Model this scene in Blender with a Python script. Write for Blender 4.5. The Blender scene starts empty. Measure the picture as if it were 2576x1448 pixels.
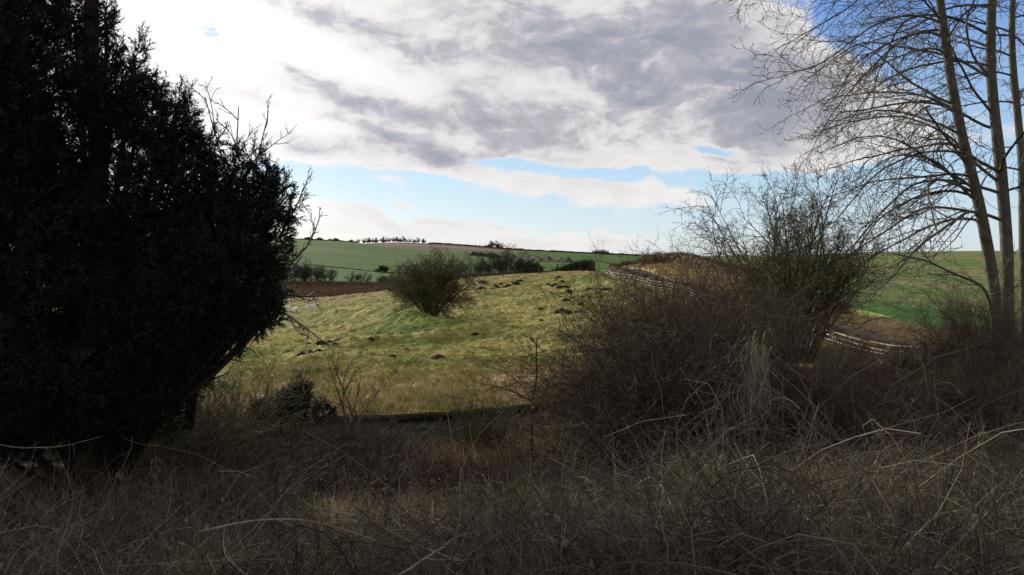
import bpy, math, numpy as np
rng = np.random.default_rng(7)
sc = bpy.context.scene
COL = sc.collection
F = 2003.0                      # focal length in units of a 2576 wide frame
EYE = 1.7
PITCH = math.atan(74 / F)       # camera looks slightly down
R = math.radians

# ------------------------------------------------------------------ helpers
def ray(px, py):
    u = (px - 1288) / F; v = (724 - py) / F
    c, s = math.cos(PITCH), math.sin(PITCH)
    return np.array([u, c + v * s, v * c - s])
def P(px, py, Y):
    d = ray(px, py); return d * (Y / d[1]) + np.array([0, 0, EYE])
def nrm(v): return v / (np.linalg.norm(v, axis=-1, keepdims=True) + 1e-9)

def vnoise(x, y, seed=0):
    xi = np.floor(x).astype(np.int64); yi = np.floor(y).astype(np.int64)
    xf = x - xi; yf = y - yi
    def h(a, b):
        n = (a * 374761393 + b * 668265263 + seed * 1442695041) & 0x7fffffff
        n = ((n ^ (n >> 13)) * 1274126177) & 0x7fffffff
        n = n ^ (n >> 16)
        return (n & 0xffff) / 65535.0
    u = xf * xf * (3 - 2 * xf); v = yf * yf * (3 - 2 * yf)
    return (h(xi, yi) * (1 - u) + h(xi + 1, yi) * u) * (1 - v) + (h(xi, yi + 1) * (1 - u) + h(xi + 1, yi + 1) * u) * v
def fbm(x, y, o=4, seed=0):
    s = 0; a = .5; t = 0
    for i in range(o):
        s = s + a * vnoise(x * 2 ** i + 13.7 * i, y * 2 ** i - 7.3 * i, seed + i); t += a; a *= .5
    return s / t
def ss(a, b, x):
    t = np.clip((x - a) / (b - a), 0, 1); return t * t * (3 - 2 * t)

class Geo:
    def __init__(s): s.v = []; s.f4 = []; s.f3 = []; s.t = []; s.n = 0
    def add(s, v, f, tint=None):
        v = np.asarray(v, float).reshape(-1, 3); f = np.asarray(f, np.int64)
        (s.f4 if f.shape[1] == 4 else s.f3).append(f + s.n)
        s.v.append(v)
        s.t.append(np.full(len(v), .5) if tint is None else np.broadcast_to(np.asarray(tint, float), (len(v),)).copy())
        s.n += len(v)
    def build(s, name, mat, parent=None, smooth=True, col=None):
        me = bpy.data.meshes.new(name)
        v = np.concatenate(s.v) if s.v else np.zeros((0, 3))
        q = np.concatenate(s.f4) if s.f4 else np.zeros((0, 4), np.int64)
        t = np.concatenate(s.f3) if s.f3 else np.zeros((0, 3), np.int64)
        me.vertices.add(len(v)); me.vertices.foreach_set('co', v.astype(np.float32).ravel())
        nl = q.size + t.size
        me.loops.add(nl); me.loops.foreach_set('vertex_index', np.concatenate([q.ravel(), t.ravel()]).astype(np.int32))
        me.polygons.add(len(q) + len(t))
        st = np.concatenate([np.arange(len(q)) * 4, q.size + np.arange(len(t)) * 3]).astype(np.int32)
        me.polygons.foreach_set('loop_start', st)
        me.polygons.foreach_set('use_smooth', np.full(len(q) + len(t), smooth))
        me.update(calc_edges=True)
        a = me.attributes.new('tint', 'FLOAT', 'POINT'); a.data.foreach_set('value', np.concatenate(s.t).astype(np.float32))
        if col is not None:
            a = me.attributes.new('Col', 'FLOAT_COLOR', 'POINT')
            a.data.foreach_set('color', np.hstack([col, np.ones((len(col), 1))]).astype(np.float32).ravel())
        me.materials.append(mat)
        o = bpy.data.objects.new(name, me); COL.objects.link(o)
        if parent is not None:
            o.parent = parent
            o.matrix_parent_inverse.identity()
        return o

def tag(o, label, cat, group=None, kind=None):
    if label: o['label'] = label
    if cat: o['category'] = cat
    if group: o['group'] = group
    if kind: o['kind'] = kind
    return o
def thing(name, label, cat, loc=(0, 0, 0), group=None):
    o = bpy.data.objects.new(name, None); COL.objects.link(o); o.location = loc; o.empty_display_size = .2
    return tag(o, label, cat, group)
def dup(root, loc, rz=0, s=1.0, label=None, group=None, sz=None):
    r = root.copy(); COL.objects.link(r); r.location = loc; r.rotation_euler = (0, 0, rz); r.scale = (s, s, s if sz is None else sz)
    if label: r['label'] = label
    if group: r['group'] = group
    for ch in list(root.children):
        c = ch.copy(); COL.objects.link(c); c.parent = r
        for g in ch.children:
            d = g.copy(); COL.objects.link(d); d.parent = c
    return r

# tubes: pts (N,K,3), rad (N,K)
def tubes(geo, pts, rad, S=3, tint=None):
    pts = np.asarray(pts, float); rad = np.asarray(rad, float)
    if pts.ndim == 2: pts = pts[None]; rad = rad[None]
    N, K, _ = pts.shape
    if N == 0: return
    t = nrm(np.gradient(pts, axis=1))
    ref = np.where(np.abs(t[:, :1, 2:3]) > .8, np.array([1., 0, 0]), np.array([0, 0, 1.]))
    n1 = nrm(np.cross(t, np.broadcast_to(ref, t.shape))); n2 = np.cross(t, n1)
    a = np.arange(S) * 2 * math.pi / S
    v = pts[:, :, None] + rad[:, :, None, None] * (np.cos(a)[:, None] * n1[:, :, None] + np.sin(a)[:, None] * n2[:, :, None])
    base = (np.arange(N) * K * S)[:, None, None] + (np.arange(K - 1) * S)[None, :, None]
    i = np.arange(S)[None, None]; j = (i + 1) % S
    f = np.stack([base + i, base + j, base + j + S, base + i + S], -1).reshape(-1, 4)
    if tint is None: tint = rng.random(N)
    geo.add(v, f, np.repeat(np.broadcast_to(tint, (N,)), K * S))

def grow(P0, D0, L, R0, K=6, wob=.15, trop=0., end=.25, curl=0.):
    P0 = np.asarray(P0, float); N = len(P0); d = nrm(np.asarray(D0, float)); p = P0.copy()
    L = np.broadcast_to(L, (N,)); R0 = np.broadcast_to(R0, (N,))
    out = [p.copy()]
    w = rng.normal(size=(N, 3)) * wob
    for k in range(K):
        w = .5 * w + rng.normal(size=(N, 3)) * wob
        g = trop + curl * (k / K)
        d = nrm(d + w + np.array([0, 0, 1.]) * g)
        p = p + d * (L / K)[:, None]; out.append(p.copy())
    pts = np.stack(out, 1)
    rad = R0[:, None] * np.linspace(1, end, K + 1)[None]
    return pts, rad

def spawn(pts, rad, n, t0=.2, t1=1., ang=(35, 60), lf=(.4, .6), rf=.6, bias=None, bw=0.):
    N, K, _ = pts.shape
    L = np.linalg.norm(np.diff(pts, axis=1), axis=2).sum(1)
    idx = np.repeat(np.arange(N), n)
    t = t0 + (t1 - t0) * ((np.tile(np.arange(n), N) + rng.random(N * n)) / n)
    x = t * (K - 1) * .9999; i = np.minimum(x.astype(int), K - 2); f = (x - i)[:, None]
    a, b = pts[idx, i], pts[idx, i + 1]
    p = a * (1 - f) + b * f; tan = nrm(b - a)
    rr = rad[idx, i] * (1 - f[:, 0]) + rad[idx, i + 1] * f[:, 0]
    perp = nrm(np.cross(tan, rng.normal(size=tan.shape)))
    th = np.radians(rng.uniform(ang[0], ang[1], len(p)))[:, None]
    d = tan * np.cos(th) + perp * np.sin(th)
    if bias is not None: d = nrm(d + np.asarray(bias) * bw)
    ln = L[idx] * rng.uniform(lf[0], lf[1], len(p)) * (1.1 - .55 * t)
    return p, d, ln, rr * rf, idx

# ------------------------------------------------------------------ materials
def newmat(name):
    m = bpy.data.materials.new(name); m.use_nodes = True
    nt = m.node_tree; b = nt.nodes['Principled BSDF']
    return m, nt, b
def N(nt, t, **kw):
    n = nt.nodes.new(t)
    for k, v in kw.items(): setattr(n, k, v)
    return n
def bark(name, c0, c1, scale=6, rough=.85, bump=.0, moss=None, spec=.2):
    m, nt, b = newmat(name)
    at = N(nt, 'ShaderNodeAttribute', attribute_name='tint')
    tc = N(nt, 'ShaderNodeTexCoord')
    no = N(nt, 'ShaderNodeTexNoise'); no.inputs['Scale'].default_value = scale; no.inputs['Detail'].default_value = 4
    nt.links.new(tc.outputs['Object'], no.inputs['Vector'])
    ma = N(nt, 'ShaderNodeMath', operation='MULTIPLY_ADD'); ma.inputs[1].default_value = .55
    nt.links.new(at.outputs['Fac'], ma.inputs[0])
    m2 = N(nt, 'ShaderNodeMath', operation='MULTIPLY_ADD'); m2.inputs[1].default_value = 1.0; m2.inputs[2].default_value = -.28
    nt.links.new(no.outputs['Fac'], m2.inputs[0]); nt.links.new(m2.outputs[0], ma.inputs[2])
    cr = N(nt, 'ShaderNodeValToRGB')
    cr.color_ramp.elements[0].position = .1; cr.color_ramp.elements[0].color = (*c0, 1)
    cr.color_ramp.elements[1].position = .9; cr.color_ramp.elements[1].color = (*c1, 1)
    nt.links.new(ma.outputs[0], cr.inputs['Fac'])
    out = cr.outputs['Color']
    if moss:
        n3 = N(nt, 'ShaderNodeTexNoise'); n3.inputs['Scale'].default_value = 1.3; n3.inputs['Detail'].default_value = 5
        nt.links.new(tc.outputs['Object'], n3.inputs['Vector'])
        mr = N(nt, 'ShaderNodeMapRange'); mr.inputs['From Min'].default_value = .45; mr.inputs['From Max'].default_value = .62
        nt.links.new(n3.outputs['Fac'], mr.inputs['Value'])
        mx = N(nt, 'ShaderNodeMix', data_type='RGBA'); nt.links.new(mr.outputs[0], mx.inputs['Factor'])
        nt.links.new(out, mx.inputs['A']); mx.inputs['B'].default_value = (*moss, 1); out = mx.outputs['Result']
    nt.links.new(out, b.inputs['Base Color'])
    b.inputs['Roughness'].default_value = rough; b.inputs['Specular IOR Level'].default_value = spec
    if bump:
        n4 = N(nt, 'ShaderNodeTexNoise'); n4.inputs['Scale'].default_value = 18; n4.inputs['Detail'].default_value = 6
        mp = N(nt, 'ShaderNodeMapping'); mp.inputs['Scale'].default_value = (1, 1, .25)
        nt.links.new(tc.outputs['Object'], mp.inputs['Vector']); nt.links.new(mp.outputs[0], n4.inputs['Vector'])
        bp = N(nt, 'ShaderNodeBump'); bp.inputs['Strength'].default_value = bump; bp.inputs['Distance'].default_value = .03
        nt.links.new(n4.outputs['Fac'], bp.inputs['Height']); nt.links.new(bp.outputs[0], b.inputs['Normal'])
    return m
def ground_mat(name, sc1=3., amt=.5, sc2=.4, bump=.3, bd=.05):
    m, nt, b = newmat(name)
    at = N(nt, 'ShaderNodeAttribute', attribute_name='Col'); tc = N(nt, 'ShaderNodeTexCoord')
    prev = at.outputs['Color']
    for s, a in ((sc1, amt), (sc2, amt * .6)):
        no = N(nt, 'ShaderNodeTexNoise'); no.inputs['Scale'].default_value = s; no.inputs['Detail'].default_value = 6; no.inputs['Roughness'].default_value = .65
        nt.links.new(tc.outputs['Object'], no.inputs['Vector'])
        mr = N(nt, 'ShaderNodeMapRange'); mr.inputs['From Min'].default_value = .3; mr.inputs['From Max'].default_value = .7
        mr.inputs['To Min'].default_value = 1 - a; mr.inputs['To Max'].default_value = 1 + a
        nt.links.new(no.outputs['Fac'], mr.inputs['Value'])
        vm = N(nt, 'ShaderNodeVectorMath', operation='SCALE'); nt.links.new(prev, vm.inputs[0]); nt.links.new(mr.outputs[0], vm.inputs['Scale'])
        prev = vm.outputs[0]
        if s == sc1:
            bp = N(nt, 'ShaderNodeBump'); bp.inputs['Strength'].default_value = bump; bp.inputs['Distance'].default_value = bd
            nt.links.new(no.outputs['Fac'], bp.inputs['Height']); nt.links.new(bp.outputs[0], b.inputs['Normal'])
    nt.links.new(prev, b.inputs['Base Color'])
    b.inputs['Roughness'].default_value = .95; b.inputs['Specular IOR Level'].default_value = .05
    return m
def leafmat(name, c0, c1, trans=.0, rough=.6):
    m = bark(name, c0, c1, scale=3, rough=rough, spec=.25)
    if trans:
        nt = m.node_tree; b = nt.nodes['Principled BSDF']; o = nt.nodes['Material Output']
        src = b.inputs['Base Color'].links[0].from_socket
        tr = N(nt, 'ShaderNodeBsdfTranslucent'); nt.links.new(src, tr.inputs['Color'])
        mx = N(nt, 'ShaderNodeMixShader'); mx.inputs[0].default_value = trans
        nt.links.new(b.outputs[0], mx.inputs[1]); nt.links.new(tr.outputs[0], mx.inputs[2]); nt.links.new(mx.outputs[0], o.inputs['Surface'])
    return m

M = dict(
    ash=bark('ash_bark', (.035, .031, .028), (.22, .19, .165), 4, .85, 1., moss=(.12, .12, .07)),
    ashtwig=bark('ash_twig_bark', (.07, .06, .052), (.26, .225, .19), 3),
    bush=bark('bush_bark', (.034, .028, .017), (.18, .15, .09), 3, moss=(.085, .085, .035)),
    thorn=bark('thorn_bark', (.026, .019, .015), (.17, .125, .09), 3),
    tangle=bark('tangle_stems', (.014, .011, .009), (.235, .19, .15), 1.2),
    pale=bark('pale_dead_wood', (.14, .12, .09), (.52, .45, .36), 8, .8, .3),
    stick=bark('dead_sticks', (.10, .085, .065), (.48, .41, .32), 14, .9, .6, moss=(.07, .07, .03)),
    deadgrass=leafmat('dead_grass_blades', (.14, .11, .07), (.52, .42, .28), .25, .9),
    green=leafmat('weed_leaves', (.02, .04, .012), (.07, .12, .03), .3, .8),
    straw=leafmat('dry_grass', (.17, .12, .055), (.44, .33, .19), .3, .9),
    blade=leafmat('pasture_blades', (.13, .16, .035), (.42, .38, .14), .35, .9),
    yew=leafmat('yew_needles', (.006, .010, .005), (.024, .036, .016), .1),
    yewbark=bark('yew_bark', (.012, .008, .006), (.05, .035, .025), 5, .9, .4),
    hedge=bark('hedge_twigs', (.06, .038, .024), (.30, .19, .11), 1.0),
    darkhedge=bark('dark_hedge', (.010, .014, .007), (.04, .045, .022), 1.0),
    far=bark('hazed_far_twigs', (.045, .04, .032), (.11, .095, .075), .3),  # distance haze put into the colour as a lighter greyish brown
    far2=bark('valley_twigs', (.035, .033, .026), (.10, .092, .07), .3),
    white=bark('white_paint', (.36, .33, .25), (.72, .68, .56), 4, .6),
    rail=bark('weathered_rail', (.03, .026, .02), (.09, .08, .065), 3, .85),
    vine=bark('dead_vine', (.12, .10, .08), (.42, .35, .28), 3),
    soil=bark('molehill_soil', (.014, .010, .007), (.035, .026, .018), 6, .95, .5),
    wool=bark('wool', (.86, .85, .82), (.95, .94, .92), 9, .95, .4),
    face=bark('sheep_face', (.30, .27, .22), (.5, .46, .4), 9, .9),
    nettle=leafmat('dead_leaves', (.09, .075, .055), (.24, .20, .15), .25, .9),
)

# ------------------------------------------------------------------ terrain
def kz(Y, z): return z / Y     # z relative to the eye
def rows(lst):
    out = []
    for px, pts in lst:
        r = []
        for Y, val in pts:
            if val < 0: k = val / Y            # metres below the eye
            else:
                d = ray(px, val); k = d[2] / d[1]
            r.append((Y, k))
        out.append((px, r))
    return out
FG = [(1.2, -1.75), (4, -2.0), (8, -2.95), (14, -4.1), (21, -5.35)]
FR = [(1.2, -1.72), (4, -1.9), (8, -2.45), (14, -3.2), (20, -3.7)]
cols = rows([
 (-400, FG + [(24.5, 1038), (40, 940), (60, 880), (90, 835), (120, 795), (160, 745), (205, 716), (300, 672), (450, 625), (600, 590), (800, 615), (3000, 640)]),
 (700, FG + [(24.5, 1038), (40, 935), (60, 872), (90, 822), (120, 788), (160, 745), (205, 716), (300, 672), (450, 627), (620, 597), (800, 612), (3000, 640)]),
 (850, FG + [(24.5, 1040), (40, 937), (60, 865), (80, 822), (100, 790), (130, 762), (155, 742), (170, 741), (205, 716), (300, 680), (450, 636), (700, 603), (900, 615), (3000, 640)]),
 (1000, FG + [(24.5, 1036), (40, 940), (60, 852), (75, 808), (100, 765), (130, 738), (150, 728), (165, 730), (205, 721), (300, 690), (450, 655), (700, 627), (1000, 608), (1300, 625), (3000, 640)]),
 (1150, FG + [(24.5, 1030), (40, 940), (60, 855), (75, 808), (100, 752), (130, 716), (150, 700), (165, 705), (205, 700), (300, 688), (450, 660), (700, 636), (1000, 616), (1300, 628), (3000, 640)]),
 (1300, FG + [(24.5, 1022), (40, 940), (60, 862), (75, 812), (100, 750), (130, 706), (155, 687), (170, 692), (205, 694), (300, 684), (450, 666), (700, 646), (1000, 629), (1300, 638), (3000, 642)]),
 (1480, FG[:4] + [(21, -4.9), (24.5, 1013), (40, 935), (60, 852), (75, 800), (100, 735), (125, 692), (145, 680), (160, 684), (205, 688), (300, 680), (450, 666), (700, 650), (1000, 638), (1300, 644), (3000, 644)]),
 (1600, FG[:4] + [(21, -4.6), (24.5, 1005), (40, 930), (60, 862), (75, 792), (104, 709), (120, 698), (150, 676), (200, 663), (240, 672), (450, 664), (700, 652), (1000, 643), (1300, 646), (3000, 645)]),
 (1700, FR[:4] + [(24.5, 990), (40, 930), (60, 855), (75, 780), (91, 729), (104, 733), (122, 722), (132, 694), (146, 660), (200, 648), (300, 645), (500, 655), (3000, 646)]),
 (1900, FR + [(26, 960), (40, 925), (60, 845), (73, 798), (84, 800), (95, 786), (106, 742), (118, 696), (150, 668), (250, 642), (400, 652), (3000, 646)]),
 (2200, FR + [(26, 935), (40, 920), (53, 908), (58, 880), (70, 850), (77, 822), (90, 785), (120, 738), (180, 685), (260, 645), (330, 632), (500, 650), (3000, 650)]),
 (2480, FR + [(26, 905), (36, 922), (45, 928), (51, 908), (61, 885), (70, 850), (100, 790), (150, 722), (250, 655), (330, 630), (500, 645), (3000, 650)]),
 (2900, FR + [(26, 900), (36, 915), (42, 925), (50, 905), (70, 840), (100, 780), (150, 715), (250, 655), (330, 630), (500, 645), (3000, 650)]),
])
TH = np.linspace(R(-42), R(42), 253); LR = np.linspace(0, math.log(4000), 620)
cth = []; cg = []
for px, pts in cols:
    th = math.atan((px - 1288) / F); cth.append(th)
    lr = np.log(np.array([Y / math.cos(th) for Y, k in pts])); g = np.array([k * math.cos(th) for Y, k in pts])
    cg.append(np.interp(LR, lr, g))
cth = np.array(cth); cg = np.array(cg)
G = np.zeros((len(TH), len(LR)))
ii = np.clip(np.searchsorted(cth, TH) - 1, 0, len(cth) - 2)
ff = np.clip((TH - cth[ii]) / (cth[ii + 1] - cth[ii]), 0, 1)[:, None]
G = cg[ii] * (1 - ff) + cg[ii + 1] * ff
def smooth(A, ax, n):
    k = np.exp(-np.linspace(-2, 2, 2 * n + 1) ** 2); k /= k.sum()
    pad = [(0, 0), (0, 0)]; pad[ax] = (n, n); B = np.pad(A, pad, mode='edge')
    return np.apply_along_axis(lambda m: np.convolve(m, k, 'valid'), ax, B)
G = smooth(smooth(G, 0, 9), 1, 6)
def height(x, y):
    x = np.asarray(x, float); y = np.asarray(y, float)
    r = np.hypot(x, y); th = np.arctan2(x, y)
    a = np.clip((th - TH[0]) / (TH[1] - TH[0]), 0, len(TH) - 1.001); b = np.clip(np.log(np.maximum(r, 1.2)) / (LR[1] - LR[0]), 0, len(LR) - 1.001)
    i = a.astype(int); j = b.astype(int); u = a - i; v = b - j
    g = (G[i, j] * (1 - u) + G[i + 1, j] * u) * (1 - v) + (G[i, j + 1] * (1 - u) + G[i + 1, j + 1] * u) * v
    z = g * np.maximum(r, 1.2)
    flat = -1.75 - .02 * r
    w = ss(1.1, 1.9, np.abs(th))
    z = z * (1 - w) + flat * w
    return z + EYE
def hit(px, py, y0=3., y1=1500.):
    d = ray(px, py); Y = np.exp(np.linspace(math.log(y0), math.log(y1), 6000))
    X = d[0] / d[1] * Y; Z = d[2] / d[1] * Y + EYE
    below = Z < height(X, Y)
    k = int(np.argmax(below)) if below.any() else len(Y) - 1
    return np.array([X[k], Y[k], float(height(X[k], Y[k]))])
def at(px, Y):                     # ground point under a picture column at a given distance
    x = (px - 1288) / F * Y; return np.array([x, Y, float(height(x, Y))])

# road centre line and fence line (real plan positions)
fence_xy = np.array([[14.2, 124], [14.6, 117], [16.2, 105], [18.4, 94], [20.2, 84], [22.0, 75], [23.2, 66], [23.9, 58], [24.6, 52], [25.6, 46], [27.5, 40], [30.0, 34]])
road_xy = np.array([[12, 260], [19, 215], [22.5, 180], [21.3, 155], [21.3, 135], [22.8, 115], [25.5, 98], [27.6, 82], [29.6, 68], [31.5, 56], [34, 46], [38, 36], [44, 26], [54, 14]])
def resample(p, step):
    p = np.asarray(p, float); d = np.r_[0, np.cumsum(np.linalg.norm(np.diff(p, axis=0), axis=1))]
    n = max(2, int(d[-1] / step) + 1); s = np.linspace(0, d[-1], n)
    q = np.stack([np.interp(s, d, p[:, k]) for k in range(p.shape[1])], 1)
    return q
def smoothline(p, step, it=3):
    q = resample(p, step)
    for _ in range(it * 6):
        q[1:-1] = q[1:-1] * .5 + (q[:-2] + q[2:]) * .25
    return q
road = smoothline(road_xy, 1.0, 6)
def dist_poly(x, y, line):
    from mathutils.kdtree import KDTree
    kd = KDTree(len(line))
    for i, p in enumerate(line): kd.insert((p[0], p[1], 0), i)
    kd.balance(); return kd
rd = resample(road, .5)
def near_road(x, y):
    """distance to road centre and index, vectorised in chunks"""
    out = np.full(x.shape, 1e9); ix = np.zeros(x.shape, int)
    m = np.where((x > 2) & (x < 62) & (y > 5) & (y < 280))[0]
    for c in np.array_split(m, max(1, len(m) // 20000)):
        d = (x[c, None] - rd[None, :, 0]) ** 2 + (y[c, None] - rd[None, :, 1]) ** 2
        k = d.argmin(1); out[c] = np.sqrt(d[np.arange(len(c)), k]); ix[c] = k
    return out, ix
rz = height(rd[:, 0], rd[:, 1]); kk = np.exp(-np.linspace(-2, 2, 31) ** 2); kk /= kk.sum()
rz = np.convolve(np.pad(rz, 15, mode='edge'), kk, 'valid')

# polar sheet
ang_f = np.linspace(R(-37), R(37), 820)
ang = np.concatenate([np.linspace(R(-180), R(-38), 60), ang_f, np.linspace(R(38), R(180), 60)])
rr = np.concatenate([[.01, .6], np.exp(np.linspace(math.log(1.2), math.log(22), 110)), np.linspace(22.2, 200, 800)[1:],
                     np.exp(np.linspace(math.log(201), math.log(1400), 220)), np.exp(np.linspace(math.log(1450), math.log(9000), 14))])
A_, R_ = np.meshgrid(ang, rr, indexing='ij')
X = (np.sin(A_) * R_); Y = (np.cos(A_) * R_)
Z = height(X, Y)
far = ss(1500, 8000, R_); Z = Z * (1 - far) + (-20) * far
xf, yf = X.ravel(), Y.ravel(); zf = Z.ravel().copy(); rf_ = R_.ravel()
dr, ir = near_road(xf, yf)
w = 1 - ss(2.5, 4.2, dr); zf = zf * (1 - w) + (rz[ir] - .06) * w
# regions ---------------------------------------------------------------
thf = np.arctan2(xf, yf)
bound_px = np.array([-600, 700, 850, 1000, 1150, 1300, 1400, 1480, 1560, 1600, 3000])
bound_Y = np.array([150, 152, 150, 146, 146, 152, 148, 142, 140, 60, 20])
pxf = 1288 + F * np.tan(np.clip(thf, -1.2, 1.2))
fl = smoothline(fence_xy, 1.0, 3)
fx_at = lambda yy: np.interp(yy, fl[::-1, 1], fl[::-1, 0])
left_of_fence = (xf < fx_at(yf)) & (yf < 136)
past = (yf > np.interp(pxf, [1700, 1900], [22.5, 34])) & (yf < np.interp(pxf, bound_px[:-2], bound_Y[:-2])) & (xf < np.where(yf < 124, fx_at(yf) - .3, 14.5))
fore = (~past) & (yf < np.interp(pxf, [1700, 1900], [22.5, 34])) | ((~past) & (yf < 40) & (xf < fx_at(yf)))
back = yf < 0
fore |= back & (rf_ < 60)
valley = (~past) & (~fore) & (yf >= 100) & (yf < 206) & (pxf < 1080)
crestline = 1600
brown = (yf > 560) & (pxf > 870) & (pxf < 1300) & (yf > np.interp(pxf, [870, 1000, 1150, 1300], [700, 720, 735, 860]))
right = (~past) & (~fore) & (xf > fx_at(yf)) & (yf < 450) & (pxf > 1560)
n1 = fbm(xf * .12, yf * .12, 4, 1); n2 = fbm(xf * .9, yf * .9, 4, 5); n3 = fbm(xf * .03, yf * .03, 3, 9)
n4 = fbm(xf * .28, yf * .28, 3, 21)
def C(*c): return np.array(c, float)
def mixc(a, b, t): return a * (1 - t[:, None]) + b * t[:, None]
col = np.tile(C(.05, .10, .025), (len(xf), 1))
# far green hillside
hg = mixc(np.tile(C(.036, .105, .006), (len(xf), 1)), np.tile(C(.066, .125, .012), (len(xf), 1)), ss(.35, .65, n3))
col[:] = hg
tram = np.abs(((xf * .93 + yf * .30) / 15.) % 1 - .5); col *= (1 - .16 * (1 - ss(.0, .05, tram)) * (yf < 620) * (yf > 205) + .05 * np.sin(xf * 1.1 + yf * .35))[:, None]
lower = (1 - ss(240, 300, yf)); col = mixc(col, np.tile(C(.035, .13, .018), (len(xf), 1)), lower * .5)
col[brown] = (C(.13, .095, .075) * (.8 + .4 * n1[:, None]))[brown]
pale = brown & (yf > 860) & (yf < 900); col[pale] = C(.22, .19, .13)
vm = valley
col[vm] = (C(.17, .13, .095) * (.6 + .8 * n2[:, None]))[vm]
g1 = C(.215, .225, .062); g2 = C(.38, .31, .13); g3 = C(.13, .18, .04); g4 = C(.34, .25, .13)
pc = mixc(np.tile(g1, (len(xf), 1)), np.tile(g2, (len(xf), 1)), ss(.33, .72, n1 * .6 + n2 * .4))
pc = mixc(pc, np.tile(g3, (len(xf), 1)), ss(.45, .75, n4) * .6)
# dry straw belt near the wall and along the far boundary
straw = (1 - ss(27, 38, yf + (n1 - .5) * 22)) * ss(.40, .58, n4 * .6 + n2 * .4 + .04)
pc = mixc(pc, np.tile(g4, (len(xf), 1)), straw)
st2 = ss(118, 140, yf + (n1 - .5) * 20) * .7; pc = mixc(pc, np.tile(C(.30, .22, .10), (len(xf), 1)), st2)
# bare ground under the lone tree
dt = np.hypot(xf + 7.6, (yf - 76) * .8); pc = mixc(pc, np.tile(C(.10, .07, .045), (len(xf), 1)), 1 - ss(1.5, 4.2, dt + n2 * 2))
dg = np.hypot((xf + 8), (yf - 69) * .7); pc = mixc(pc, np.tile(C(.07, .15, .02), (len(xf), 1)), (1 - ss(2, 9, dg)) * .7)
col[past] = pc[past]
rc = mixc(np.tile(C(.13, .20, .055), (len(xf), 1)), np.tile(C(.22, .21, .10), (len(xf), 1)), ss(.35, .65, n1))
rc = mixc(rc, np.tile(C(.07, .16, .04), (len(xf), 1)), (1 - ss(95, 130, yf + (n1 - .5) * 30)) * ss(14, 22, np.abs(xf - fx_at(yf))))
vergew = np.maximum(1 - ss(9, 13, dr + (n4 - .5) * 6), 1 - ss(46, 52, yf))
rc = mixc(rc, np.tile(C(.19, .14, .09), (len(xf), 1)), vergew)
bank = (dr < 14) & (yf > 86) & (yf < 170)
gold = mixc(np.tile(C(.60, .43, .16), (len(xf), 1)), np.tile(C(.50, .50, .13), (len(xf), 1)), (1 - ss(105, 135, yf)))
rc[bank] = gold[bank]
col[right] = rc[right]
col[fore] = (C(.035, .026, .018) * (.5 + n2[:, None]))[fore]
col *= (.75 + .5 * n2[:, None])
# micro relief
tuss = (fbm(xf * 1.6, yf * 1.6, 4, 31) - .5) * .26 + np.maximum(0, fbm(xf * 3.1, yf * 2.6, 2, 37) - .5) * .4 + (fbm(xf * .35, yf * .35, 2, 41) - .5) * .5
wp = past.astype(float) * ss(22.5, 25, yf)
zf += tuss * wp * (1 - w)
# lynchet banks crossing the pasture; second added, first raised, to form shade bands
for (pA, pB, hgt, wd) in (((780, 803), (1060, 822), 1.1, 2.2), ((1140, 838), (1470, 872), 1.0, 2.6), ((880, 872), (1180, 852), .5, 1.6), ((1150, 905), (1480, 925), .35, 1.4), ((900, 935), (1300, 922), .3, 1.2), ((1180, 745), (1560, 692), .5, 3.0), ((760, 900), (1480, 985), .35, 3.0)):
    a = hit(*pA)[:2]; b = hit(*pB)[:2]; d = (b - a) / np.linalg.norm(b - a); nn = np.array([-d[1], d[0]])
    if nn[1] < 0: nn = -nn
    t = (xf - a[0]) * d[0] + (yf - a[1]) * d[1]; s = (xf - a[0]) * nn[0] + (yf - a[1]) * nn[1]
    env = ss(-8, 3, t) * (1 - ss(np.linalg.norm(b - a) - 3, np.linalg.norm(b - a) + 8, t))
    zf += wp * env * hgt * np.exp(-(s / wd) ** 2)
zf += (fbm(xf * 1.2, yf * 1.2, 3, 51) - .5) * .25 * fore * ss(1, 3, rf_)
zf += (fbm(xf * .8, yf * .8, 3, 61) - .5) * .6 * (valley & True)
zf += (fbm(xf * .3, yf * .3, 3, 71) - .5) * .5 * right * (1 - w) * (1 - ss(150, 300, yf))
na, nr = A_.shape
idx = np.arange(na * nr).reshape(na, nr)
quads = np.stack([idx[:-1, :-1], idx[:-1, 1:], idx[1:, 1:], idx[1:, :-1]], -1).reshape(-1, 4)[:, ::-1]
reg = np.full(len(xf), 0)            # 0 hillside
reg[past] = 1; reg[fore] = 2; reg[valley] = 3; reg[right] = 4
qr = reg[quads].max(1)
V = np.stack([xf, yf, zf], 1)
def sub(name, k, mat, label):
    f = quads[qr == k]; u, inv = np.unique(f, return_inverse=True)
    g = Geo(); g.add(V[u], inv.reshape(-1, 4)); o = g.build(name, mat, col=col[u]); o['kind'] = 'structure'; o['label'] = label
    return o
sub('hillside', 0, ground_mat('hillside_crop', .25, .18, .05, .15, .2), 'far green hillside under the sky')
sub('pasture', 1, ground_mat('pasture_turf', 2.2, .38, .5, .6, .12), 'sunlit tussocky pasture in the middle distance')
sub('ground', 2, ground_mat('woodland_floor', 4, .5, .6, .5, .05), 'dark ground under the undergrowth')
sub('valley_floor', 3, ground_mat('rough_heath', 1.2, .4, .2, .6, .2), 'reddish brown rough ground in the valley')
sub('field', 4, ground_mat('field_crop', 1.4, .3, .2, .4, .1), 'green field and road verge on the right')
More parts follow.
